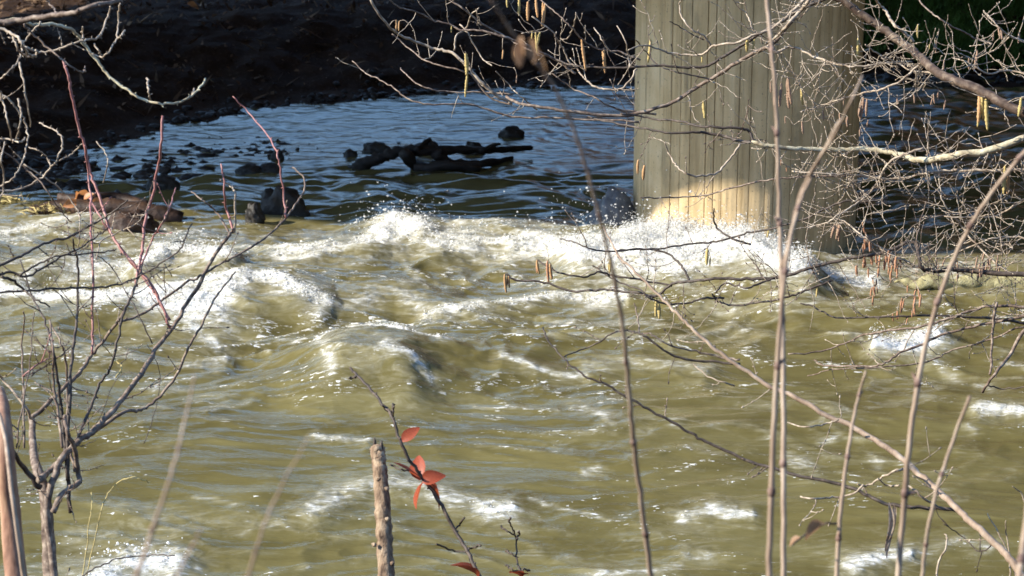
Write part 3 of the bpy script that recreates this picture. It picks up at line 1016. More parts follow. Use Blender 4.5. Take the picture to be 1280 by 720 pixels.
# ---- the hazel on the right, hung with catkins
HB = np.array((2.75, 6.3, .35))
hz = empty("hazel_shrub", HB, "bare hazel shrub full of catkins reaching in from the right over the water", "shrub")
TRUNK = []
for q in ([(2.75, 6.3, .2), (2.5, 6.25, 1.3), (2.25, 6.15, 2.3), (2.12, 6.1, 3.3), (2.1, 6.1, 4.6)], [(2.85, 6.4, .2), (2.95, 6.5, 1.8), (2.8, 6.6, 3.4), (2.6, 6.7, 5.2)], [(2.8, 6.2, .2), (3.1, 6.0, 1.4), (3.5, 5.9, 2.8), (3.7, 5.9, 4.2)]):
    mb = MB(); s_ = spline(q, 6); mb.tube(s_, np.linspace(.035, .018, len(s_)), 9, .06)
    mb.build("trunk", MAT['brown_bark'], hz, HB)
    if not TRUNK: TRUNK = list(spline(q, 24))
D = 6.4
HZ = [  # pixels, depth start/end, width start/end, bark, twigs
    ([(1300, 148), (1260, 132), (1235, 118), (1205, 105), (1180, 95), (1165, 85), (1150, 72), (1135, 58), (1115, 45), (1095, 30), (1075, 17), (1058, 4), (1035, -8), (1000, -22)], 5.6, 6.2, 13, 9, 'brown_bark', 10),
    ([(1032, -8), (1010, 3), (990, 25), (965, 55), (935, 70), (900, 92), (870, 110), (840, 128), (805, 140), (770, 145), (735, 142), (690, 136), (655, 131), (632, 121)], 6.2, 6.6, 6, 3.5, 'grey_bark', 10),
    ([(640, 128), (625, 122), (612, 112), (597, 98), (585, 84), (568, 68), (555, 63), (540, 60), (520, 52), (502, 45), (492, 38), (478, 24), (462, -2)], 6.6, 6.5, 4.5, 3, 'pale_bark', 3),
    ([(715, 84), (690, 72), (665, 60), (640, 50), (625, 45), (598, 38), (575, 37), (562, 30), (540, 25), (525, 16), (500, 9), (484, -2)], 6.5, 6.3, 3.2, 1.8, 'grey_bark', 4),
    ([(1032, -2), (1018, 4), (1000, 12), (975, 28), (950, 42), (930, 55), (905, 70), (885, 82), (860, 84), (830, 82), (790, 84), (740, 84), (710, 80), (690, 72)], 6.1, 6.5, 5, 2.2, 'dark_bark', 12),
    ([(720, 92), (705, 82), (690, 72), (660, 62), (640, 50), (625, 42), (603, 30), (590, 20), (580, 12), (560, -2)], 6.5, 6.6, 3.2, 2.2, 'grey_bark', 8),
    ([(568, 63), (570, 45), (583, 35), (588, 20), (598, 10)], 6.6, 6.55, 2.6, 1.6, 'pale_bark', 1),
    ([(575, 30), (583, 40), (595, 60), (605, 75), (615, 82)], 6.5, 6.4, 2, 1.5, 'pale_bark', 1),
    ([(640, 130), (622, 126), (605, 115), (590, 95), (575, 88), (550, 82), (530, 75), (520, 68), (505, 55), (490, 42)], 6.6, 6.7, 2.6, 1.6, 'grey_bark', 2),
    ([(800, 152), (740, 150), (690, 147), (640, 146), (610, 137), (585, 130), (560, 130), (530, 130), (508, 122), (492, 110), (475, 100), (458, 92), (440, 77)], 6.7, 6.8, 2.8, 1.5, 'grey_bark', 3),
    ([(640, 118), (600, 115), (560, 115), (540, 112), (522, 105), (510, 95), (500, 85)], 6.7, 6.8, 2.2, 1.6, 'grey_bark', 1),
    ([(672, 138), (650, 120), (635, 105), (620, 90)], 6.6, 6.5, 2, 1.5, 'pale_bark', 2),
    ([(795, 86), (788, 100), (775, 112), (755, 111), (742, 108), (735, 102), (728, 95), (720, 84), (712, 78), (705, 62), (698, 52), (690, 40), (665, 20)], 6.3, 6.4, 2.6, 1.8, 'pale_bark', 5),
    ([(800, 75), (787, 70), (775, 65), (760, 63), (745, 60), (728, 50), (718, 38), (712, 32), (700, 20), (685, 8), (672, -4)], 6.4, 6.3, 2.4, 1.6, 'grey_bark', 4),
    ([(703, 50), (710, 47), (716, 35), (720, 18)], 6.4, 6.3, 2, 1.8, 'pale_bark', 0),
    ([(787, 84), (785, 70), (782, 52), (772, 32)], 6.3, 6.3, 2, 1.5, 'pale_bark', 0),
    ([(762, 64), (752, 48), (742, 35)], 6.3, 6.3, 2, 1.5, 'pale_bark', 0),
    ([(820, 143), (780, 138), (760, 132), (740, 120), (718, 112), (690, 92)], 6.5, 6.4, 2.6, 1.6, 'grey_bark', 4),
    ([(890, 100), (870, 95), (845, 90), (830, 85), (815, 75), (808, 65), (795, 50)], 6.3, 6.4, 2.2, 1.4, 'dark_bark', 3),
    ([(1008, -4), (985, 20), (965, 35), (940, 45), (925, 52), (905, 55), (890, 58), (880, 67), (865, 69), (840, 67), (820, 60), (803, 57), (785, 62)], 6.1, 6.2, 4, 1.8, 'pale_bark', 8),
    ([(890, 58), (880, 45), (870, 40), (858, 30), (850, 15), (850, 3), (853, -6)], 6.2, 6.1, 2.6, 1.6, 'pale_bark', 1),
    ([(880, 50), (862, 41), (850, 34), (838, 27)], 6.3, 6.3, 1.8, 1.3, 'dark_bark', 0),
    ([(953, 55), (950, 45), (940, 35), (935, 20), (925, 10), (915, -2)], 6.2, 6.3, 2, 1.5, 'pale_bark', 3),
    ([(1012, 0), (1000, 14), (985, 30), (972, 45), (958, 55)], 6.0, 6.2, 5, 3, 'pale_bark', 2),
    ([(957, 58), (970, 65), (978, 62), (985, 58), (1000, 62), (1015, 70), (1030, 75), (1045, 80), (1065, 83), (1090, 82), (1115, 78), (1140, 77)], 6.2, 6.1, 3.6, 2, 'pale_bark', 10),
    ([(1182, 96), (1165, 92), (1140, 88), (1120, 78), (1095, 66), (1082, 56)], 5.9, 6.0, 3, 1.6, 'pale_bark', 8),
    ([(1160, 84), (1150, 80), (1128, 100), (1100, 112), (1080, 116), (1040, 128), (1000, 140)], 5.9, 6.1, 3.5, 1.8, 'pale_bark', 12),
    ([(1142, 52), (1130, 40), (1120, 33), (1113, 25), (1108, 14), (1100, 7), (1093, -4)], 5.9, 5.9, 4.5, 3, 'pale_bark', 2),
    ([(1240, 54), (1230, 52), (1215, 45), (1200, 38), (1185, 30), (1172, 22), (1160, 12), (1145, -3)], 6.3, 6.3, 2.4, 2, 'grey_bark', 2),
    ([(1290, 56), (1262, 45), (1250, 35), (1240, 25), (1230, 15)], 6.0, 6.0, 3, 1.8, 'pale_bark', 4),
    ([(1300, 165), (1260, 180), (1235, 188), (1200, 193), (1180, 197), (1160, 200), (1140, 198), (1120, 192), (1100, 188), (1070, 187), (1040, 187), (1010, 187), (985, 185), (960, 182), (940, 178)], 5.9, 6.2, 10, 5, 'lichen_bark', 20),
    ([(945, 179), (920, 175), (905, 170), (885, 167), (870, 165), (840, 166), (800, 160), (760, 152), (735, 146)], 6.2, 6.4, 4.5, 1.8, 'dark_bark', 6),
    ([(942, 178), (937, 166), (925, 160), (900, 160), (870, 157), (850, 152), (825, 150), (800, 145), (775, 142)], 6.2, 6.3, 4, 2, 'dark_bark', 6),
    ([(925, 180), (915, 195), (900, 213), (890, 218), (870, 220), (855, 215), (845, 207), (840, 198), (835, 190), (832, 178)], 6.2, 6.1, 2.8, 1.8, 'pale_bark', 3),
    ([(1060, 220), (1020, 220), (985, 222), (950, 227), (912, 235), (890, 242), (860, 246), (830, 247), (800, 247)], 6.2, 6.3, 2.6, 1.6, 'grey_bark', 5),
    ([(1300, 212), (1240, 213), (1200, 213), (1170, 215), (1150, 218), (1120, 224), (1090, 221), (1060, 218), (1030, 217), (990, 214)], 6.0, 6.2, 4, 2, 'pale_bark', 12),
    ([(1155, 185), (1130, 193), (1112, 203), (1100, 222), (1090, 238), (1080, 248), (1065, 258), (1050, 268), (1035, 277), (1010, 285)], 6.0, 6.1, 3.4, 1.8, 'pale_bark', 8),
    ([(1110, 248), (1080, 252), (1055, 252), (1030, 262), (1010, 272), (985, 280), (960, 287), (940, 290), (915, 297), (890, 303), (860, 305), (830, 310), (790, 312), (755, 314)], 6.1, 6.4, 3, 2, 'dark_bark', 6),
    ([(1137, 302), (1105, 315), (1080, 320), (1055, 325), (1030, 330), (1005, 337), (985, 345), (965, 348), (940, 349), (905, 348), (880, 350), (860, 352), (840, 355), (820, 370), (800, 366), (775, 364), (755, 362), (730, 364), (705, 362), (680, 353), (645, 350), (632, 342)], 6.0, 6.4, 4.6, 2.6, 'dark_bark', 12),
    ([(862, 351), (855, 337), (845, 325), (830, 315), (800, 311), (770, 314), (740, 312), (722, 304), (700, 298)], 6.2, 6.3, 3.2, 1.6, 'dark_bark', 4),
    ([(938, 306), (915, 298), (898, 287), (893, 275), (892, 260)], 6.2, 6.2, 2.8, 2, 'dark_bark', 1),
    ([(970, 347), (955, 352), (935, 360), (920, 357), (905, 355), (895, 365)], 6.1, 6.1, 2.8, 2, 'dark_bark', 3),
    ([(1040, 350), (1010, 362), (995, 368), (970, 375), (950, 378), (920, 382), (902, 378), (895, 375), (890, 368)], 6.1, 6.2, 3, 2.2, 'dark_bark', 6),
    ([(905, 372), (880, 373), (860, 378), (835, 380), (810, 372), (800, 362), (780, 355), (760, 345), (742, 332)], 6.2, 6.3, 2.8, 1.8, 'dark_bark', 5),
    ([(840, 357), (800, 350), (770, 345), (750, 340), (730, 346), (700, 342), (685, 333), (672, 325)], 6.3, 6.4, 2.6, 2.2, 'dark_bark', 2),
    ([(1290, 344), (1230, 340), (1190, 337), (1165, 338), (1152, 335), (1148, 318), (1145, 305), (1137, 302)], 5.9, 6.0, 7, 4, 'dark_bark', 16),
    ([(1155, 336), (1130, 326), (1100, 309), (1085, 300), (1070, 288), (1055, 276), (1045, 274)], 6.0, 6.0, 3, 1.8, 'pale_bark', 10),
    ([(1260, 340), (1240, 325), (1215, 300), (1200, 280), (1185, 262), (1175, 245)], 6.0, 6.1, 2.8, 1.6, 'pale_bark', 10),
    ([(1285, 385), (1240, 382), (1225, 385), (1200, 393), (1180, 400), (1150, 408), (1120, 412), (1090, 417), (1075, 420), (1050, 432), (1020, 440), (985, 442)], 5.9, 6.1, 4, 1.8, 'grey_bark', 9),
    ([(1300, 390), (1260, 400), (1230, 405), (1200, 412), (1170, 422), (1150, 432), (1125, 441), (1110, 452), (1095, 457), (1060, 458), (1030, 457), (1018, 450)], 5.9, 6.1, 4, 2, 'grey_bark', 9),
    ([(1270, 410), (1250, 420), (1220, 430), (1190, 438), (1165, 450), (1130, 457), (1080, 460), (1040, 462), (1010, 470)], 6.0, 6.2, 2.6, 1.5, 'grey_bark', 5),
    ([(1285, 405), (1240, 398), (1200, 396), (1180, 395), (1150, 394), (1110, 396), (1080, 397), (1045, 397), (1020, 385), (1000, 378)], 6.0, 6.1, 3.6, 1.8, 'dark_bark', 10),
    ([(1246, 378), (1242, 400), (1240, 430), (1238, 468)], 5.9, 5.9, 4, 3, 'grey_bark', 3),
    ([(1295, 398), (1275, 420), (1262, 445), (1245, 465), (1228, 490)], 5.8, 5.8, 5.5, 3.4, 'grey_bark', 2),
    ([(1235, 482), (1255, 486), (1290, 482)], 5.9, 5.9, 2, 1.6, 'dark_bark', 1),
    ([(1290, 245), (1270, 255), (1250, 268), (1225, 272), (1180, 270)], 6.0, 6.1, 2.8, 1.6, 'pale_bark', 8),
    ([(1290, 95), (1260, 88), (1235, 92), (1210, 78), (1190, 72)], 6.0, 6.1, 2.8, 1.6, 'pale_bark', 10),
    ([(1290, 300), (1262, 296), (1235, 300), (1205, 312), (1180, 322)], 6.0, 6.1, 2.8, 1.6, 'pale_bark', 10),
]
for px, a_, b_, w0, w1, mt, nt_ in HZ:
    tm = {'brown_bark': 'pale_bark', 'lichen_bark': 'pale_bark', 'grey_bark': 'pale_bark', 'dark_bark': 'grey_bark'}.get(mt, mt)
    branch(hz, HB, px, a_, b_, w0, w1, mt, int(nt_ * .85), tmat=tm, root=TRUNK)

# finer spray of twigs, too fine and tangled to pick apart
def fine_twigs(n, thing, base, mat, wfn, ln=(.05, .17), up=.07, first=0):
    mb = MB()
    pts = np.array(BPTS[first:])
    qx, qy = to_px(pts[:, 0], pts[:, 1], pts[:, 2])
    w = wfn(qx, qy)
    for i in NR.choice(len(pts), n, p=w / w.sum()):
        d = NR.randn(3) * (1, .8, .8); d /= np.linalg.norm(d)
        L_ = R.uniform(*ln); k = max(4, int(L_ / .02)); cur = d; q = [pts[i]]
        sd = np.cross(d, NR.randn(3)); sd /= np.linalg.norm(sd)
        for j in range(k):
            cur = cur + sd * .32 * (1 if j % 2 else -1) + NR.randn(3) * .14 + (0, 0, up); cur /= np.linalg.norm(cur)
            q.append(q[-1] + cur * L_ / k)
        mb.tube(spline(q, 2), np.linspace(.0013, .0007, 2 * k + 1), 4)
        for j in range(1, k + 1):
            if R.random() < .7: mb.bud(q[j], cur + sd * (1 if j % 2 else -1), .006, .0017)
        BPTS.extend(q)
    o = mb.build("fine_twigs", MAT[mat], thing, base)
    tag(o, kind='stuff')
fine_twigs(620, hz, HB, 'pale_bark', lambda qx, qy: np.where((qx > 930) & (qy < 400), 1.0, .12) * np.where((qx > 1000) & (qy > 60) & (qy < 340), 2.0, 1) * ((qx > 480) & (qx < 1330)))

# catkins
CATK = {}
def catkin_mesh(n, seed):
    rr = np.random.RandomState(seed)
    v, f = [], []
    seg, sd_ = 16, 7
    for i in range(seg + 1):
        t_ = i / seg
        r_ = .075 * (math.sin(math.pi * min(1, .06 + t_ * .9)) ** .45) * (1 + .28 * (i % 2))
        ox, oy = .05 * math.sin(2.2 * t_ + seed), .05 * math.sin(1.7 * t_ + 2 * seed)
        for k in range(sd_):
            a_ = 2 * math.pi * (k + .5 * (i % 2)) / sd_
            q = r_ * (1 + .2 * rr.randn() * .5)
            v.append((ox + q * math.cos(a_), oy + q * math.sin(a_), -t_))
    for i in range(seg):
        for k in range(sd_):
            f.append((i * sd_ + k, (i + 1) * sd_ + k, (i + 1) * sd_ + (k + 1) % sd_, i * sd_ + (k + 1) % sd_))
    f.append(tuple(range(sd_))); f.append(tuple(range(seg * sd_ + sd_ - 1, seg * sd_ - 1, -1)))
    me = bpy.data.meshes.new("catkin"); me.from_pydata(v, [], f)
    me.polygons.foreach_set("use_smooth", [True] * len(me.polygons))
    return me
for c in ('yellow', 'tan', 'pink', 'orange'):
    for s_ in range(3):
        me = catkin_mesh(0, s_ + 1); me.materials.append(MAT['catkin_' + c]); CATK[c, s_] = me
BA = np.array(BPTS)
BX = to_px(BA[:, 0], BA[:, 1], BA[:, 2])
STALKS = MB()
def catkin(px, py, ln, col, d=6.2):
    d2 = (BX[0] - px) ** 2 + (BX[1] - py) ** 2
    i = int(np.argmin(d2))
    near_ = BA[i]
    dep = near_[1] * CP - (near_[2] - CAM_H) * SP
    if d2[i] < 9 ** 2: p = near_.copy()
    else:
        p = P(px, py, dep)
        s_ = spline([near_, near_ * .5 + p * .5 + (0, 0, .006), p], 3)
        STALKS.tube(s_, np.linspace(.0014, .001, len(s_)), 4)
    o = bpy.data.objects.new("catkin", CATK[col, R.randrange(3)])
    COL.objects.link(o)
    o.parent = hz
    l = ln / FPX * dep
    fat = R.uniform(.85, 1.15) * max(.65, min(1.15, .06 / max(l, .02)))
    o.matrix_local = Matrix.Translation(Vector(p - HB)) @ Euler((R.gauss(0, .08), R.gauss(0, .08), R.uniform(0, 6.3))).to_matrix().to_4x4() @ Matrix.Diagonal((l * fat, l * fat, l, 1))
for c in [(649, -4, 24, 'yellow'), (632, -6, 12, 'yellow'), (660, 2, 24, 'tan'), (665, 0, 26, 'tan'), (677, 8, 26, 'tan'), (680, 5, 30, 'tan'), (672, 40, 27, 'yellow'), (676, 44, 22, 'yellow'), (665, 35, 10, 'yellow'),
          (569, 26, 9, 'yellow'), (584, 64, 28, 'yellow'), (589, 66, 27, 'yellow'), (585, 92, 31, 'yellow'), (726, 53, 41, 'tan'), (752, 58, 30, 'tan'), (755, 60, 24, 'tan'), (643, 64, 8, 'tan'), (628, 62, 12, 'tan'), (495, 25, 14, 'tan'),
          (500, 26, 13, 'tan'), (646, 94, 10, 'pink'), (810, 48, 30, 'yellow'), (933, 46, 20, 'yellow'), (944, 50, 15, 'yellow'), (876, 70, 10, 'yellow'), (875, 122, 22, 'yellow'), (1003, 108, 23, 'yellow'),
          (1230, 110, 44, 'yellow'), (1227, 112, 42, 'tan'), (1235, 114, 45, 'yellow'), (1232, 111, 34, 'yellow'), (1256, 212, 36, 'yellow'), (1260, 214, 31, 'tan'), (1279, 124, 24, 'yellow'),
          (1141, 28, 17, 'yellow'), (1074, 50, 27, 'yellow'), (1164, 56, 7, 'yellow'), (1076, 124, 24, 'pink'), (1079, 122, 28, 'pink'), (1072, 126, 20, 'pink'), (1082, 124, 22, 'pink'),
          (976, 104, 30, 'pink'), (981, 100, 34, 'pink'), (970, 108, 24, 'pink'), (985, 110, 26, 'pink'), (963, 102, 14, 'pink'), (987, 94, 18, 'pink'),
          (1000, 160, 14, 'pink'), (1003, 158, 16, 'pink'), (980, 200, 9, 'orange'), (984, 204, 8, 'orange'), (1047, 278, 24, 'pink'), (1050, 279, 22, 'pink'), (1044, 280, 19, 'pink'),
          (1171, 52, 14, 'pink'), (1175, 54, 12, 'pink'), (1182, 72, 12, 'pink'), (1247, 36, 14, 'pink'), (1244, 38, 12, 'pink'), (1250, 38, 13, 'pink'), (1276, 40, 14, 'pink'),
          (1225, 62, 18, 'pink'), (1218, 68, 16, 'pink'), (1212, 72, 16, 'pink'), (630, 341, 24, 'tan'), (634, 342, 14, 'orange'), (637, 343, 16, 'tan'), (667, 322, 17, 'orange'), (670, 322, 18, 'tan'),
          (687, 323, 28, 'orange'), (690, 330, 20, 'tan'), (760, 326, 17, 'yellow'), (765, 322, 14, 'yellow'), (822, 372, 26, 'yellow'), (825, 374, 24, 'yellow'), (886, 313, 21, 'yellow'), (888, 322, 12, 'yellow'),
          (806, 206, 20, 'tan'), (804, 204, 18, 'tan'), (1019, 358, 14, 'yellow'), (958, 288, 10, 'yellow')]:
    catkin(*c)
for cx, cy, sx, sy, n, l0, l1, col in [(1102, 318, 14, 10, 22, 10, 16, 'orange'), (1113, 326, 7, 6, 12, 12, 18, 'orange'), (1092, 356, 6, 4, 8, 9, 14, 'orange'), (1140, 372, 8, 6, 12, 10, 17, 'orange'), (1128, 384, 8, 4, 7, 8, 12, 'orange'),
                                     (1087, 296, 5, 10, 7, 10, 16, 'orange'), (1228, 325, 8, 7, 9, 9, 15, 'pink'), (1205, 335, 20, 5, 8, 8, 13, 'pink'), (1176, 322, 12, 4, 6, 8, 12, 'pink'), (1055, 140, 22, 8, 12, 9, 14, 'pink'),
                                     (1160, 122, 18, 8, 8, 9, 14, 'pink'), (1240, 330, 18, 6, 8, 9, 14, 'pink')]:
    for _ in range(n): catkin(R.gauss(cx, sx), R.gauss(cy, sy), R.uniform(l0, l1), col, 6.05)

STALKS.build("catkin_stalks", MAT['pale_bark'], hz, HB)["kind"] = 'stuff'

# ---- pale sapling leaning up from the lower right corner
SB = np.array((1.75, 5.4, .55))
sp_ = empty("bare_sapling", SB, "long pale leaning stem rising diagonally from the lower right corner", "shrub")
branch(sp_, SB, [(1330, 790), (1275, 715), (1255, 690), (1225, 662), (1205, 645), (1180, 620), (1155, 598), (1130, 575), (1110, 560), (1085, 545), (1060, 530), (1035, 520), (1010, 505), (985, 493), (960, 482), (935, 465), (905, 445), (880, 425), (860, 405), (845, 390), (830, 375), (800, 345), (775, 322), (764, 302), (755, 285)],
       4.6, 5.4, 10, 2.2, 'dry_stem', 9, (.04, .10), 'pale_bark', name="trunk")
branch(sp_, SB, [(1207, 643), (1190, 637), (1140, 634), (1110, 630), (1090, 622), (1060, 608), (1010, 597), (975, 588), (940, 577), (900, 560), (872, 547), (850, 533), (820, 517), (795, 503), (775, 492), (757, 480), (735, 472), (715, 458), (700, 443), (685, 425), (679, 410)],
       4.85, 5.2, 5, 2, 'dark_bark', 9, (.02, .05), 'grey_bark')
branch(sp_, SB, [(1072, 606), (1085, 607), (1100, 598), (1125, 587), (1130, 586)], 4.8, 4.85, 2.2, 3.2, 'pale_bark', 1)
branch(sp_, SB, [(1080, 606), (1065, 618), (1040, 622), (1020, 623), (1000, 622)], 4.8, 4.8, 2.8, 2, 'pale_bark', 2)
branch(sp_, SB, [(1125, 607), (1108, 607), (1098, 598)], 4.8, 4.8, 2.4, 1.6, 'pale_bark', 0)
branch(sp_, SB, [(1175, 637), (1150, 618), (1132, 604)], 4.9, 4.8, 3, 2.4, 'pale_bark', 1)
branch(sp_, SB, [(1047, 525), (1030, 530), (1010, 533), (985, 529)], 4.9, 4.9, 2.4, 1.6, 'pale_bark', 1)
branch(sp_, SB, [(925, 455), (890, 452), (850, 448), (820, 430), (802, 418), (790, 414), (775, 413), (760, 420), (745, 430), (720, 440), (705, 445)], 5.2, 5.3, 3.2, 1.6, 'dark_bark', 4, (.03, .08), 'grey_bark')
branch(sp_, SB, [(925, 450), (900, 446), (870, 440), (835, 430), (812, 417), (800, 416), (796, 392), (793, 380)], 5.2, 5.3, 2.6, 1.6, 'grey_bark', 3, (.03, .08))
branch(sp_, SB, [(918, 482), (905, 478), (885, 470), (866, 455)], 5.1, 5.1, 2.2, 1.4, 'pale_bark', 1)
branch(sp_, SB, [(1240, 680), (1225, 690), (1205, 672), (1180, 655)], 4.7, 4.9, 2, 1.2, 'dark_bark', 3, (.02, .06))
# withered shred hanging from it
v, f = leaf_geo(.125, .008, .1, 1.1, 9)
mb = MB()
for k in range(3):
    p = P(1114 + 3 * (k - 1), 628 + 4 * k, 4.8)
    q = [(p + np.array((x + .008 * math.sin(26 * y + k), -z * .6 + .006 * k, -y * (.85 + .1 * k)))) for x, y, z in v]
    mb.add(q, f)
mb.build("withered_leaf", MAT['pale_leaf'], sp_, SB)

# ---- the dense shrub at the lower left with red shoots
LB = np.array((-1.25, 4.6, .85))
LS0 = len(BPTS)
ls = empty("dogwood_shrub", LB, "bare multi-stemmed shrub with red shoots at the left edge", "shrub")
for px, a_, b_, w0, w1, mt, n_ in [
    ([(66, 800), (63, 725), (60, 660), (56, 615), (46, 585), (42, 560), (40, 522)], 4.6, 4.8, 21, 8, 'grey_bark', 2),
    ([(75, 780), (60, 640), (70, 590), (80, 570), (100, 550), (115, 540), (140, 515), (160, 490), (185, 455), (195, 435), (215, 410), (240, 370), (265, 325), (285, 297), (292, 286)], 4.6, 5.1, 10, 3.6, 'grey_bark', 4),
    ([(40, 522), (60, 505), (85, 480), (100, 466), (110, 450), (115, 443), (130, 425), (148, 400), (160, 380), (170, 355)], 4.75, 5.0, 6, 3.2, 'grey_bark', 3),
    ([(170, 358), (174, 330), (178, 310), (182, 270), (190, 250), (197, 210), (202, 180), (203, 145)], 5.0, 5.1, 4, 3.2, 'red_bark', 0),
    ([(292, 290), (283, 262), (281, 240), (277, 205)], 5.1, 5.1, 3.4, 2.2, 'red_bark', 0),
    ([(293, 290), (294, 260), (293, 238), (288, 232), (275, 226)], 5.1, 5.1, 3, 2, 'pale_bark', 0),
    ([(286, 292), (270, 265), (255, 252), (240, 240)], 5.1, 5.2, 3, 1.6, 'grey_bark', 0),
    ([(118, 540), (150, 518), (165, 513), (175, 513), (195, 500), (220, 470), (235, 435), (250, 410), (262, 385), (270, 370), (285, 352), (293, 340)], 4.9, 5.2, 5, 2, 'grey_bark', 2),
    ([(98, 545), (108, 522), (115, 505), (125, 480), (140, 455), (150, 410), (160, 380), (172, 350), (178, 330)], 4.7, 5.0, 4.6, 2.4, 'dark_bark', 2),
    ([(148, 401), (165, 398), (185, 388), (205, 373), (230, 355), (250, 345), (275, 330), (300, 317), (330, 298), (355, 275), (372, 252), (381, 236), (378, 220), (365, 209)], 5.0, 5.3, 3.6, 2.2, 'grey_bark', 2),
    ([(357, 272), (356, 250), (350, 210), (345, 190), (335, 170), (310, 140), (290, 120)], 5.2, 5.3, 2.8, 1.6, 'red_bark', 0),
    ([(212, 410), (200, 375), (185, 350), (170, 333), (150, 310), (138, 290), (130, 265), (122, 240), (113, 215), (105, 180), (97, 155), (90, 120), (85, 95), (79, 76)], 5.0, 5.2, 3.6, 3.6, 'red_bark', 0),
    ([(115, 442), (116, 400), (116, 330), (114, 290), (113, 250), (110, 215), (106, 182)], 4.9, 5.1, 3, 2.6, 'red_bark', 0),
    ([(212, 400), (195, 370), (180, 348), (160, 322), (145, 302), (132, 282), (120, 262), (112, 248)], 5.1, 5.2, 3, 2, 'red_bark', 2),
    ([(178, 330), (190, 300), (205, 275), (215, 250), (219, 235)], 5.0, 5.1, 2.6, 1.6, 'red_bark', 2),
    ([(88, 640), (84, 560), (88, 480), (92, 430), (97, 380), (97, 330), (90, 298)], 4.7, 4.9, 5.5, 2.2, 'dark_bark', 2),
    ([(85, 600), (80, 545), (75, 500), (70, 460), (65, 430), (55, 400), (40, 370), (25, 325)], 4.7, 4.8, 5, 1.8, 'dark_bark', 3),
    ([(78, 560), (72, 510), (66, 470), (66, 440), (62, 400)], 4.6, 4.7, 4, 2.4, 'grey_bark', 2),
    ([(95, 590), (84, 540), (84, 490), (82, 450), (76, 430), (64, 405)], 4.8, 4.9, 4, 2, 'grey_bark', 2),
    ([(30, 560), (29, 500), (28, 430), (30, 390)], 4.6, 4.7, 3, 1.8, 'grey_bark', 2),
    ([(20, 560), (26, 520), (38, 450), (42, 390)], 4.5, 4.6, 2.4, 1.4, 'grey_bark', 1),
    ([(40, 524), (32, 510), (18, 492), (2, 472), (-10, 460)], 4.7, 4.6, 4, 2.4, 'pale_bark', 1),
    ([(-10, 366), (40, 363), (80, 360), (120, 360), (150, 355), (175, 345), (200, 330), (225, 312), (231, 297), (240, 280)], 4.7, 5.0, 3, 1.8, 'dark_bark', 1),
    ([(-8, 335), (15, 326), (30, 318), (60, 303), (85, 297), (100, 290), (125, 275), (140, 266), (160, 250)], 4.7, 5.0, 4, 2, 'dark_bark', 2),
    ([(-8, 345), (12, 340), (30, 346), (45, 340), (70, 325), (95, 312), (120, 296), (135, 285)], 4.7, 4.9, 3.4, 1.8, 'dark_bark', 1),
    ([(25, 345), (50, 328), (75, 320), (110, 317), (135, 314), (145, 312)], 4.7, 4.9, 2.6, 1.6, 'dark_bark', 1),
    ([(3, 346), (18, 352), (30, 362), (45, 374), (62, 383)], 4.6, 4.7, 4, 2, 'dark_bark', 0),
    ([(50, 610), (30, 585), (14, 560), (8, 530)], 4.6, 4.5, 8, 4, 'dark_bark', 1),
    ([(82, 570), (60, 590), (50, 600)], 4.7, 4.65, 6, 10, 'grey_bark', 0),
    ([(66, 640), (80, 615), (97, 605), (98, 590), (92, 560), (84, 540), (80, 520)], 4.6, 4.7, 8, 5, 'grey_bark', 2),
    ([(38, 470), (60, 455), (80, 440), (95, 428)], 4.7, 4.8, 2.4, 1.2, 'dark_bark', 1),
    ([(145, 472), (152, 458), (140, 445), (128, 430)], 4.8, 4.9, 2, 1.4, 'straw', 0),
    ([(28, 470), (48, 455), (62, 445), (66, 425)], 4.6, 4.7, 2.4, 1.6, 'red_bark', 1),
    ([(120, 530), (150, 470), (180, 470)], 4.9, 5, 0.9, .8, 'dark_bark', 0),
    ([(180, 555), (192, 520), (200, 470), (185, 430)], 5.0, 5.1, 1.2, .8, 'dark_bark', 0),
    ([(190, 430), (175, 395), (160, 370), (140, 335), (120, 318)], 5.0, 5.1, 1.8, 1.2, 'dark_bark', 0),
    ([(215, 345), (205, 330), (207, 362), (208, 380)], 5.1, 5.1, 1.2, 1, 'grey_bark', 0),
    ([(120, 325), (128, 300), (150, 290), (172, 278), (186, 262)], 5.0, 5.1, 1.8, 1.2, 'pale_bark', 3),
]:
    branch(ls, LB, px, a_, b_, w0, w1, mt, n_, (.03, .10), mt if mt != 'dark_bark' else 'grey_bark', name="stem", zig=.18, nodes=(w0 < 4))
fine_twigs(90, ls, LB, 'grey_bark', lambda qx, qy: 1.0 * (qy > 240) * (qx < 230), (.03, .11), .16, LS0)
# brown stem hard against the left edge
tb = np.array((-1.05, 3.9, 1.0))
tt = empty("broken_stem", tb, "thick brown sunlit stem hard against the lower left edge", "stem")
branch(tt, tb, [(28, 800), (20, 720), (13, 640), (8, 580), (3, 520), (-2, 490)], 3.9, 4.0, 30, 18, 'stem_bark', 0, name="stem", sides=14, lump=.03)
tt2 = empty("dry_stem", tb + (.05, -.3, 0), "thin pinkish dry stem crossing the thick brown stem at far left", "stem")
branch(tt2, tb + (.05, -.3, 0), [(42, 800), (30, 725), (24, 680), (14, 610), (5, 540), (-8, 500)], 3.5, 3.6, 7, 5, 'dry_stem', 0, name="stem")

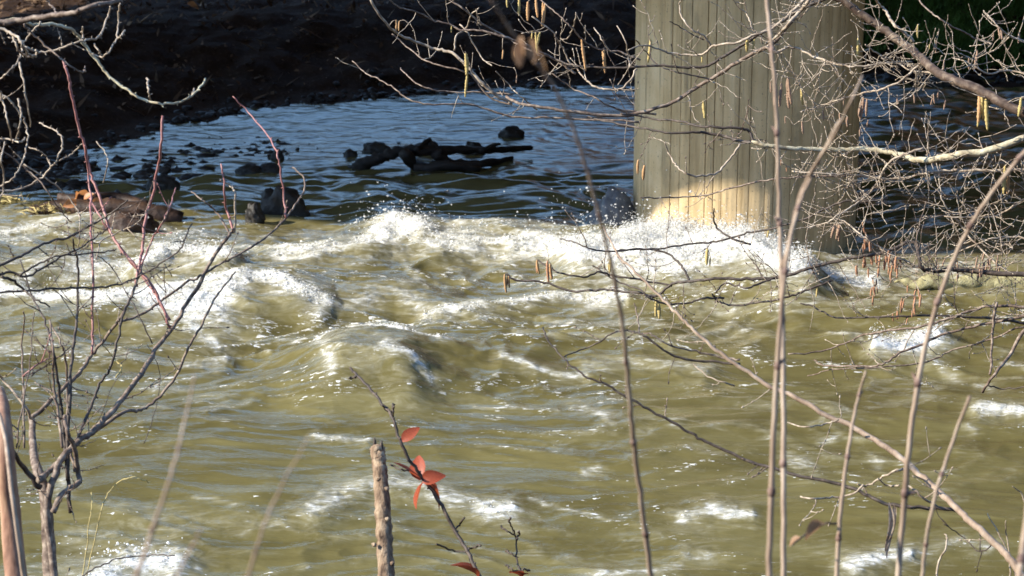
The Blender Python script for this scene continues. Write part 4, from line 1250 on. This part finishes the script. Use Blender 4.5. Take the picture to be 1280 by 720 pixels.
# ---- overhanging branch, top left
OB = np.array((-2.6, 4.7, 2.3))
ov = empty("overhanging_branch", OB, "pale twiggy branch hanging into the upper left corner", "branch")
for px, a_, b_, w0, w1, mt, n_ in [
    ([(-120, 60), (-40, 34), (0, 29), (30, 25), (60, 20), (90, 17), (115, 8), (150, 0), (175, -10)], 4.2, 4.2, 9, 5, 'grey_bark', 0),
    ([(-100, 50), (-10, 30), (20, 24), (40, 31), (65, 30), (92, 38), (103, 52), (115, 68), (130, 88), (145, 103), (165, 117), (185, 126), (207, 130), (230, 125), (245, 115), (257, 98)], 4.7, 4.9, 5, 2.4, 'lichen_bark', 1),
    ([(30, 58), (48, 65), (70, 62), (90, 55), (105, 50), (120, 48), (128, 38), (135, 20), (137, 8)], 4.7, 4.8, 2.8, 2.4, 'pale_bark', 1),
    ([(112, 66), (125, 71), (132, 68), (143, 55), (147, 40), (148, 22), (150, 5)], 4.8, 4.8, 2, 2.4, 'pale_bark', 0),
    ([(146, 48), (152, 44), (156, 38)], 4.8, 4.8, 2, 2.4, 'pale_bark', 0),
    ([(128, 70), (122, 62), (118, 55)], 4.8, 4.8, 2, 2.2, 'pale_bark', 0),
    ([(188, 126), (186, 112), (184, 98)], 4.9, 4.9, 2.4, 2.8, 'pale_bark', 0),
    ([(235, 123), (240, 118), (243, 110)], 4.9, 4.9, 2, 2.4, 'pale_bark', 0),
    ([(103, 50), (103, 42), (104, 33)], 4.8, 4.8, 2, 2.4, 'pale_bark', 0),
    ([(30, 30), (40, 42), (60, 60), (78, 75), (95, 88), (105, 90), (106, 83)], 4.6, 4.7, 2.8, 1.8, 'grey_bark', 0),
    ([(-15, 32), (5, 37), (20, 45), (27, 53), (30, 60), (38, 70), (45, 68), (46, 63)], 4.6, 4.6, 4, 2.8, 'pale_bark', 1),
    ([(50, 28), (40, 40), (32, 50), (28, 60), (24, 75), (12, 88), (0, 99), (-10, 106)], 4.7, 4.7, 2.4, 2, 'pale_bark', 1),
    ([(16, 45), (20, 56), (26, 66), (40, 72)], 4.6, 4.6, 3, 2.4, 'pale_bark', 0),
    ([(24, 78), (30, 105), (34, 130), (39, 158)], 4.7, 4.7, 2.8, 1.6, 'pale_bark', 1),
    ([(0, 113), (4, 130), (10, 150), (14, 175)], 4.7, 4.7, 2.6, 2, 'pale_bark', 0),
    ([(23, 124), (26, 142), (24, 158), (21, 175)], 4.7, 4.7, 2.6, 2, 'pale_bark', 0),
    ([(-10, 110), (10, 124), (22, 138), (30, 150), (34, 165), (32, 190), (26, 208), (15, 224), (-8, 236)], 4.8, 4.8, 2.4, 2, 'pale_bark', 1),
    ([(-8, 240), (20, 238), (40, 230), (55, 220), (63, 210), (72, 199), (78, 182), (76, 170), (68, 162), (58, 158), (50, 153)], 4.8, 4.9, 2.8, 1.8, 'pale_bark', 0),
    ([(74, 200), (88, 194), (97, 186), (102, 180)], 4.9, 4.9, 2, 1.6, 'pale_bark', 0),
    ([(64, 208), (58, 196), (48, 188), (36, 184)], 4.9, 4.9, 2, 1.6, 'pale_bark', 0),
    ([(-8, 174), (10, 174), (25, 178), (32, 172)], 4.8, 4.8, 2.6, 2, 'pale_bark', 1),
    ([(-6, 255), (3, 240), (5, 220), (2, 200), (6, 178)], 4.7, 4.7, 2.4, 1.8, 'pale_bark', 1),
    ([(0, 185), (25, 205), (45, 222), (60, 240), (75, 262), (90, 278)], 4.8, 4.9, 2.2, 1.4, 'grey_bark', 2),
    ([(30, 205), (60, 225), (80, 240), (95, 260), (100, 280), (98, 308)], 4.9, 5.0, 2, 1.4, 'pale_bark', 2),
    ([(120, 177), (132, 192), (134, 205), (130, 228)], 5.0, 5.0, 1.8, 1.3, 'pale_bark', 0),
    ([(55, -5), (65, 8), (72, 17)], 4.4, 4.3, 2.4, 2, 'grey_bark', 0),
]:
    branch(ov, OB, px, a_, b_, w0, w1, mt, n_, (.03, .08), 'pale_bark', zig=.2, nodes=True)

# ---- tall dry stems close to the camera (out of focus)
def stem(px, d0, d1, w0, w1, label, mat='dry_stem', group=None, extra=None, base_px=None):
    d0, d1, w0, w1 = d0 * .82, d1 * .82, w0 * .78, w1 * .72
    g = P(px[0][0], px[0][1], d0)
    base = np.array((g[0], g[1], max(gz(g[0], g[1]), -.1)))
    t_ = empty("dry_stem", base, label, "stem", group)
    low = [base + np.array((0, 0, .0))]
    q = np.array(px, float)
    for _ in range(2): q[1:-1] = .25 * q[:-2] + .5 * q[1:-1] + .25 * q[2:]
    px = [tuple(k) for k in q]
    s_, rad = trace(px, d0, d1, w0, w1, .04)
    k = spline([base, base * .4 + s_[0] * .6 + np.array((.01, 0, 0)), s_[0]], 4)[:-1]
    s_ = np.vstack([k, s_]); rad = np.concatenate([np.full(len(k), rad[0] * 1.1), rad])
    nodes_ = set(range(6, len(rad), 9))
    rad = np.array([r_ * (1.15 if i in nodes_ else 1) for i, r_ in enumerate(rad)])
    mb = MB(); mb.tube(s_, rad, 9, .03)
    o = mb.build("stalk", MAT[mat], t_, base)
    for i in sorted(nodes_)[:14]:
        if i < len(k) or i + 1 >= len(s_): continue
        u = s_[i + 1] - s_[i]; u /= np.linalg.norm(u) + 1e-9
        mn = MB(); L_ = rad[i] * 1.6
        mn.tube([s_[i] - u * L_, s_[i] - u * L_ * .3, s_[i] + u * L_ * .3, s_[i] + u * L_], [rad[i] * .9, rad[i] * 1.28, rad[i] * 1.22, rad[i] * .9], 9, .08)
        if R.random() < .6: mn.bud(s_[i], u + NR.randn(3) * .6, rad[i] * 4, rad[i] * .7)
        mn.build("node", MAT['node_bark'], t_, base)
    if extra: extra(t_, base, s_, rad)
    return t_
stem([(979, 760), (980, 620), (980, 500), (978, 400), (977, 340), (974, 280), (973, 220), (972, 150), (968, 90), (963, 40), (957, -10)], 3.2, 3.3, 9, 6, "tall straight dry stem running from bottom to top across the pier")
def fork(t_, base, s_, rad):
    branch(t_, base, [(978, 335), (988, 300), (1000, 245), (1020, 205), (1048, 160), (1062, 130), (1078, 95)], 2.46, 2.3, 6, 2.5, 'dry_stem', 0, name="side_shoot")
stem([(960, 760), (962, 640), (967, 560), (970, 460), (975, 400), (980, 330), (990, 285), (998, 250), (1010, 225), (1030, 190), (1050, 150)], 3.0, 2.9, 10, 5, "tall forked dry stem leaning right in front of the pier", extra=fork)
def wither(t_, base, s_, rad):
    for q, dr in (((652, 45), (-.1, 0, -1)), ((663, 48), (.25, .1, -1)), ((672, 62), (.4, 0, -.8)), ((648, 52), (.05, .1, -1))):
        leaf(t_, base, P(q[0], q[1], 1.56), dr, .019, 'brown_leaf', 0, name="withered_leaf")
stem([(820, 760), (812, 700), (800, 620), (792, 560), (788, 510), (784, 450), (778, 400), (770, 345), (758, 300), (742, 250), (730, 190), (715, 140), (690, 100), (660, 65), (640, 45), (622, 12), (612, -5)], 3.0, 1.9, 9, 3, "pinkish dry stem bending left with a withered brown leaf near its top", extra=wither)
stem([(1120, 760), (1128, 640), (1135, 560), (1145, 480), (1155, 430), (1170, 380), (1190, 320), (1215, 270), (1250, 220), (1290, 180)], 3.3, 3.1, 10, 7, "tall pale dry stem curving off to the right edge")
def wl(t_, base, s_, rad):
    branch(t_, base, [(1046, 655), (1030, 655), (1010, 665), (990, 682)], 2.79, 2.79, 3, 2, 'brown_bark', 0, name="side_shoot")
    leaf(t_, base, P(1030, 655, 2.79), (-.9, .2, -.45), .03, 'brown_leaf', 3, name="withered_leaf")
    leaf(t_, base, P(1000, 672, 2.79), (-.9, .2, -.5), .02, 'brown_leaf', 2, name="withered_leaf")
stem([(1045, 760), (1046, 690), (1048, 640), (1058, 580), (1065, 520), (1074, 490), (1082, 465)], 3.4, 3.4, 8, 4.5, "short dry stem with a shrivelled leaf between the two pale ones", extra=wl)
stem([(1150, 760), (1153, 690), (1160, 650), (1170, 610), (1190, 550), (1212, 495)], 3.2, 3.1, 6, 6, "short slanting dry stem right of the tall pale one")
stem([(1262, 800), (1275, 720), (1282, 660), (1288, 600)], 2.6, 2.6, 12, 9, "pale dry stem in the lower right corner")
stem([(165, 740), (180, 688), (205, 625), (222, 570), (235, 520), (244, 468)], 1.9, 1.9, 8, 3, "thin blurred tan stem leaning right beside the left shrub")
stem([(300, 760), (312, 705), (328, 660), (342, 625), (360, 590), (386, 545)], 1.9, 1.8, 6, 2.4, "faint blurred stem slanting up left of the cut stake")
stem([(210, 740), (232, 700), (252, 660)], 1.8, 1.8, 5, 3, "very short blurred stem tip near the bottom left")

# ---- cut stake
cb = np.array((-.32, 4.6, .95))
p0 = P(484, 790, 4.7); cb = np.array((p0[0], p0[1], gz(p0[0], p0[1]) - .05))
st = empty("cut_stake", cb, "upright cut wooden stake with a broken dark top", "stake")
s_, rad = trace([(484, 790), (483, 730), (481, 680), (479, 640), (476, 600), (474, 575), (472, 562)], 4.7, 4.75, 22, 17, 0, 8)
low = spline([cb, cb * .5 + s_[0] * .5, s_[0]], 4)[:-1]
s_ = np.vstack([low, s_]); rad = np.concatenate([np.full(len(low), rad[0]), rad])
rad *= 1 + .022 * NR.randn(len(rad))
rad[-3:] *= 1.12
mb = MB(); mb.tube(s_, rad, 14, .07); mb.build("shaft", MAT['stake_bark'], st, cb)
mb = MB()
top = s_[-1]
for k in range(9):
    a_ = 2 * math.pi * k / 9
    q = top + np.array((math.cos(a_) * rad[-1] * .75, math.sin(a_) * rad[-1] * .75, -.006))
    h = R.choice((.006, .009, .014, .02, .032))
    mb.tube([q, q + (0, 0, h * .6), q + (R.uniform(-.004, .004), 0, h)], [.0062, .0045, .001], 5)
mb.build("splintered_top", MAT['dark_bark'], st, cb)
for (px_, py_) in ((486, 612), (470, 682), (487, 650), (471, 600), (488, 705)):
    mb = MB(); q = P(px_, py_, 4.70); mb.bud(q, (R.choice((-1, 1)), -.3, .6), .012, .006); mb.build("knot", MAT['stake_bark'], st, cb)

# ---- twig with red leaves
p0 = P(640, 800, 4.6); rb = np.array((p0[0], p0[1], gz(p0[0], p0[1])))
rt = empty("red_leaved_twig", rb, "leaning dark twig still carrying a few red leaves beside the cut stake", "twig")
branch(rt, rb, [(645, 800), (600, 722), (585, 690), (570, 665), (548, 625), (530, 600), (515, 580), (500, 550), (490, 520), (478, 505), (455, 478), (437, 460)], 4.6, 4.8, 5.5, 3.4, 'dark_bark', 0, name="stem", nodes=True)
for q in ([(478, 506), (488, 516), (493, 508)], [(582, 690), (565, 688), (546, 680)], [(584, 688), (592, 685), (600, 682)], [(568, 663), (575, 655), (580, 648)], [(512, 588), (500, 586), (487, 581)], [(492, 522), (491, 512), (492, 505)], [(445, 470), (440, 473), (438, 472)]):
    branch(rt, rb, q, 4.7, 4.7, 2.2, 2.6, 'dark_bark', 0, name="twig")
def pleaf(t_, base, a, b_, d, sz, mat='red_leaf', kind=1, roll=0):
    A, B = P(a[0], a[1], d), P(b_[0], b_[1], d - R.uniform(-.02, .03))
    return leaf(t_, base, A, B - A, np.linalg.norm(B - A) * sz, mat, kind, roll)
pleaf(rt, rb, (502, 552), (518, 537), 4.72, 1.25, kind=1, roll=.9)
pleaf(rt, rb, (526, 598), (500, 578), 4.72, 1.25, kind=0, roll=.2)
pleaf(rt, rb, (526, 600), (520, 574), 4.72, 1.25, kind=2, roll=-.7)
pleaf(rt, rb, (530, 602), (516, 625), 4.70, 1.25, kind=1, roll=.8)
pleaf(rt, rb, (532, 600), (554, 622), 4.70, 1.25, kind=2, roll=-.2)
pleaf(rt, rb, (528, 602), (546, 594), 4.68, 1.25, kind=3, roll=1.0)
pleaf(rt, rb, (598, 722), (580, 700), 4.62, 1.2, kind=3, roll=.3)
p0 = P(650, 800, 4.7); rb2 = np.array((p0[0] + .05, p0[1], gz(p0[0], p0[1])))
rt2 = empty("budding_twig", rb2, "small upright twig with dark buds and red leaf tips at the bottom edge", "twig")
branch(rt2, rb2, [(662, 800), (652, 722), (646, 700), (645, 675), (640, 660), (636, 650)], 4.7, 4.7, 3, 1.6, 'dark_bark', 0, name="stem", nodes=True)
for q in ([(644, 668), (634, 664), (626, 658)], [(645, 674), (649, 668), (648, 664)], [(637, 655), (636, 652), (638, 648)], [(645, 695), (638, 692), (633, 688)], [(650, 715), (640, 712), (632, 706)], [(650, 714), (656, 712), (662, 713)]):
    branch(rt2, rb2, q, 4.7, 4.7, 2, 2.8, 'dark_bark', 0, name="twig")
pleaf(rt2, rb2, (652, 722), (640, 708), 4.68, 1.0, kind=2, roll=.3)
pleaf(rt2, rb2, (652, 720), (662, 714), 4.68, 1.0, kind=1, roll=-.5)

# ---- small grasses and twigs at the bottom edge
def blade(px, d, w0, w1, label, mat='straw', name="grass_blade", cat="grass blade"):
    g = P(*px[0], d); base = np.array((g[0], g[1], gz(g[0], g[1])))
    t_ = empty(name, base, label, cat)
    s_, rad = trace(px, d, d, w0, w1, .03)
    k = spline([base, base * .5 + s_[0] * .5, s_[0]], 3)[:-1]
    mb = MB(); mb.tube(np.vstack([k, s_]), np.concatenate([np.full(len(k), rad[0]), rad]), 5)
    mb.build("stalk", MAT[mat], t_, base)
blade([(105, 740), (126, 640), (138, 615), (150, 602), (165, 597), (178, 599), (187, 602)], 4.6, 1.6, 1.2, "pale grass blade arching over beside the left shrub")
blade([(102, 740), (110, 665), (114, 640), (115, 615)], 4.6, 1.6, 1.2, "short upright pale grass blade beside the left shrub")
blade([(85, 735), (105, 718), (130, 705), (155, 697), (185, 694), (217, 694)], 4.6, 2.2, 1.6, "thin dark twig bending right along the bottom left", 'dark_bark', "fallen_twig", "twig")
blade([(1170, 740), (1172, 705), (1180, 690), (1184, 675), (1182, 668)], 4.8, 3, 2, "pale curved twig tip standing at the bottom right", 'pale_bark', "twig_tip", "twig")
blade([(1262, 740), (1262, 700), (1250, 670), (1235, 642)], 4.8, 2.2, 1.4, "thin pale twig beside the long leaning stem, lower right", 'pale_bark', "twig_tip", "twig")
blade([(1275, 740), (1264, 700), (1258, 670), (1256, 650)], 4.8, 2.2, 1.4, "upright thin pale twig nearest the lower right corner", 'pale_bark', "twig_tip", "twig")
blade([(1296, 740), (1290, 660), (1278, 620), (1266, 608)], 4.8, 2.2, 1.4, "thin pale twig curving in from the right edge", 'pale_bark', "twig_tip", "twig")
print("twigs", TW['n'])
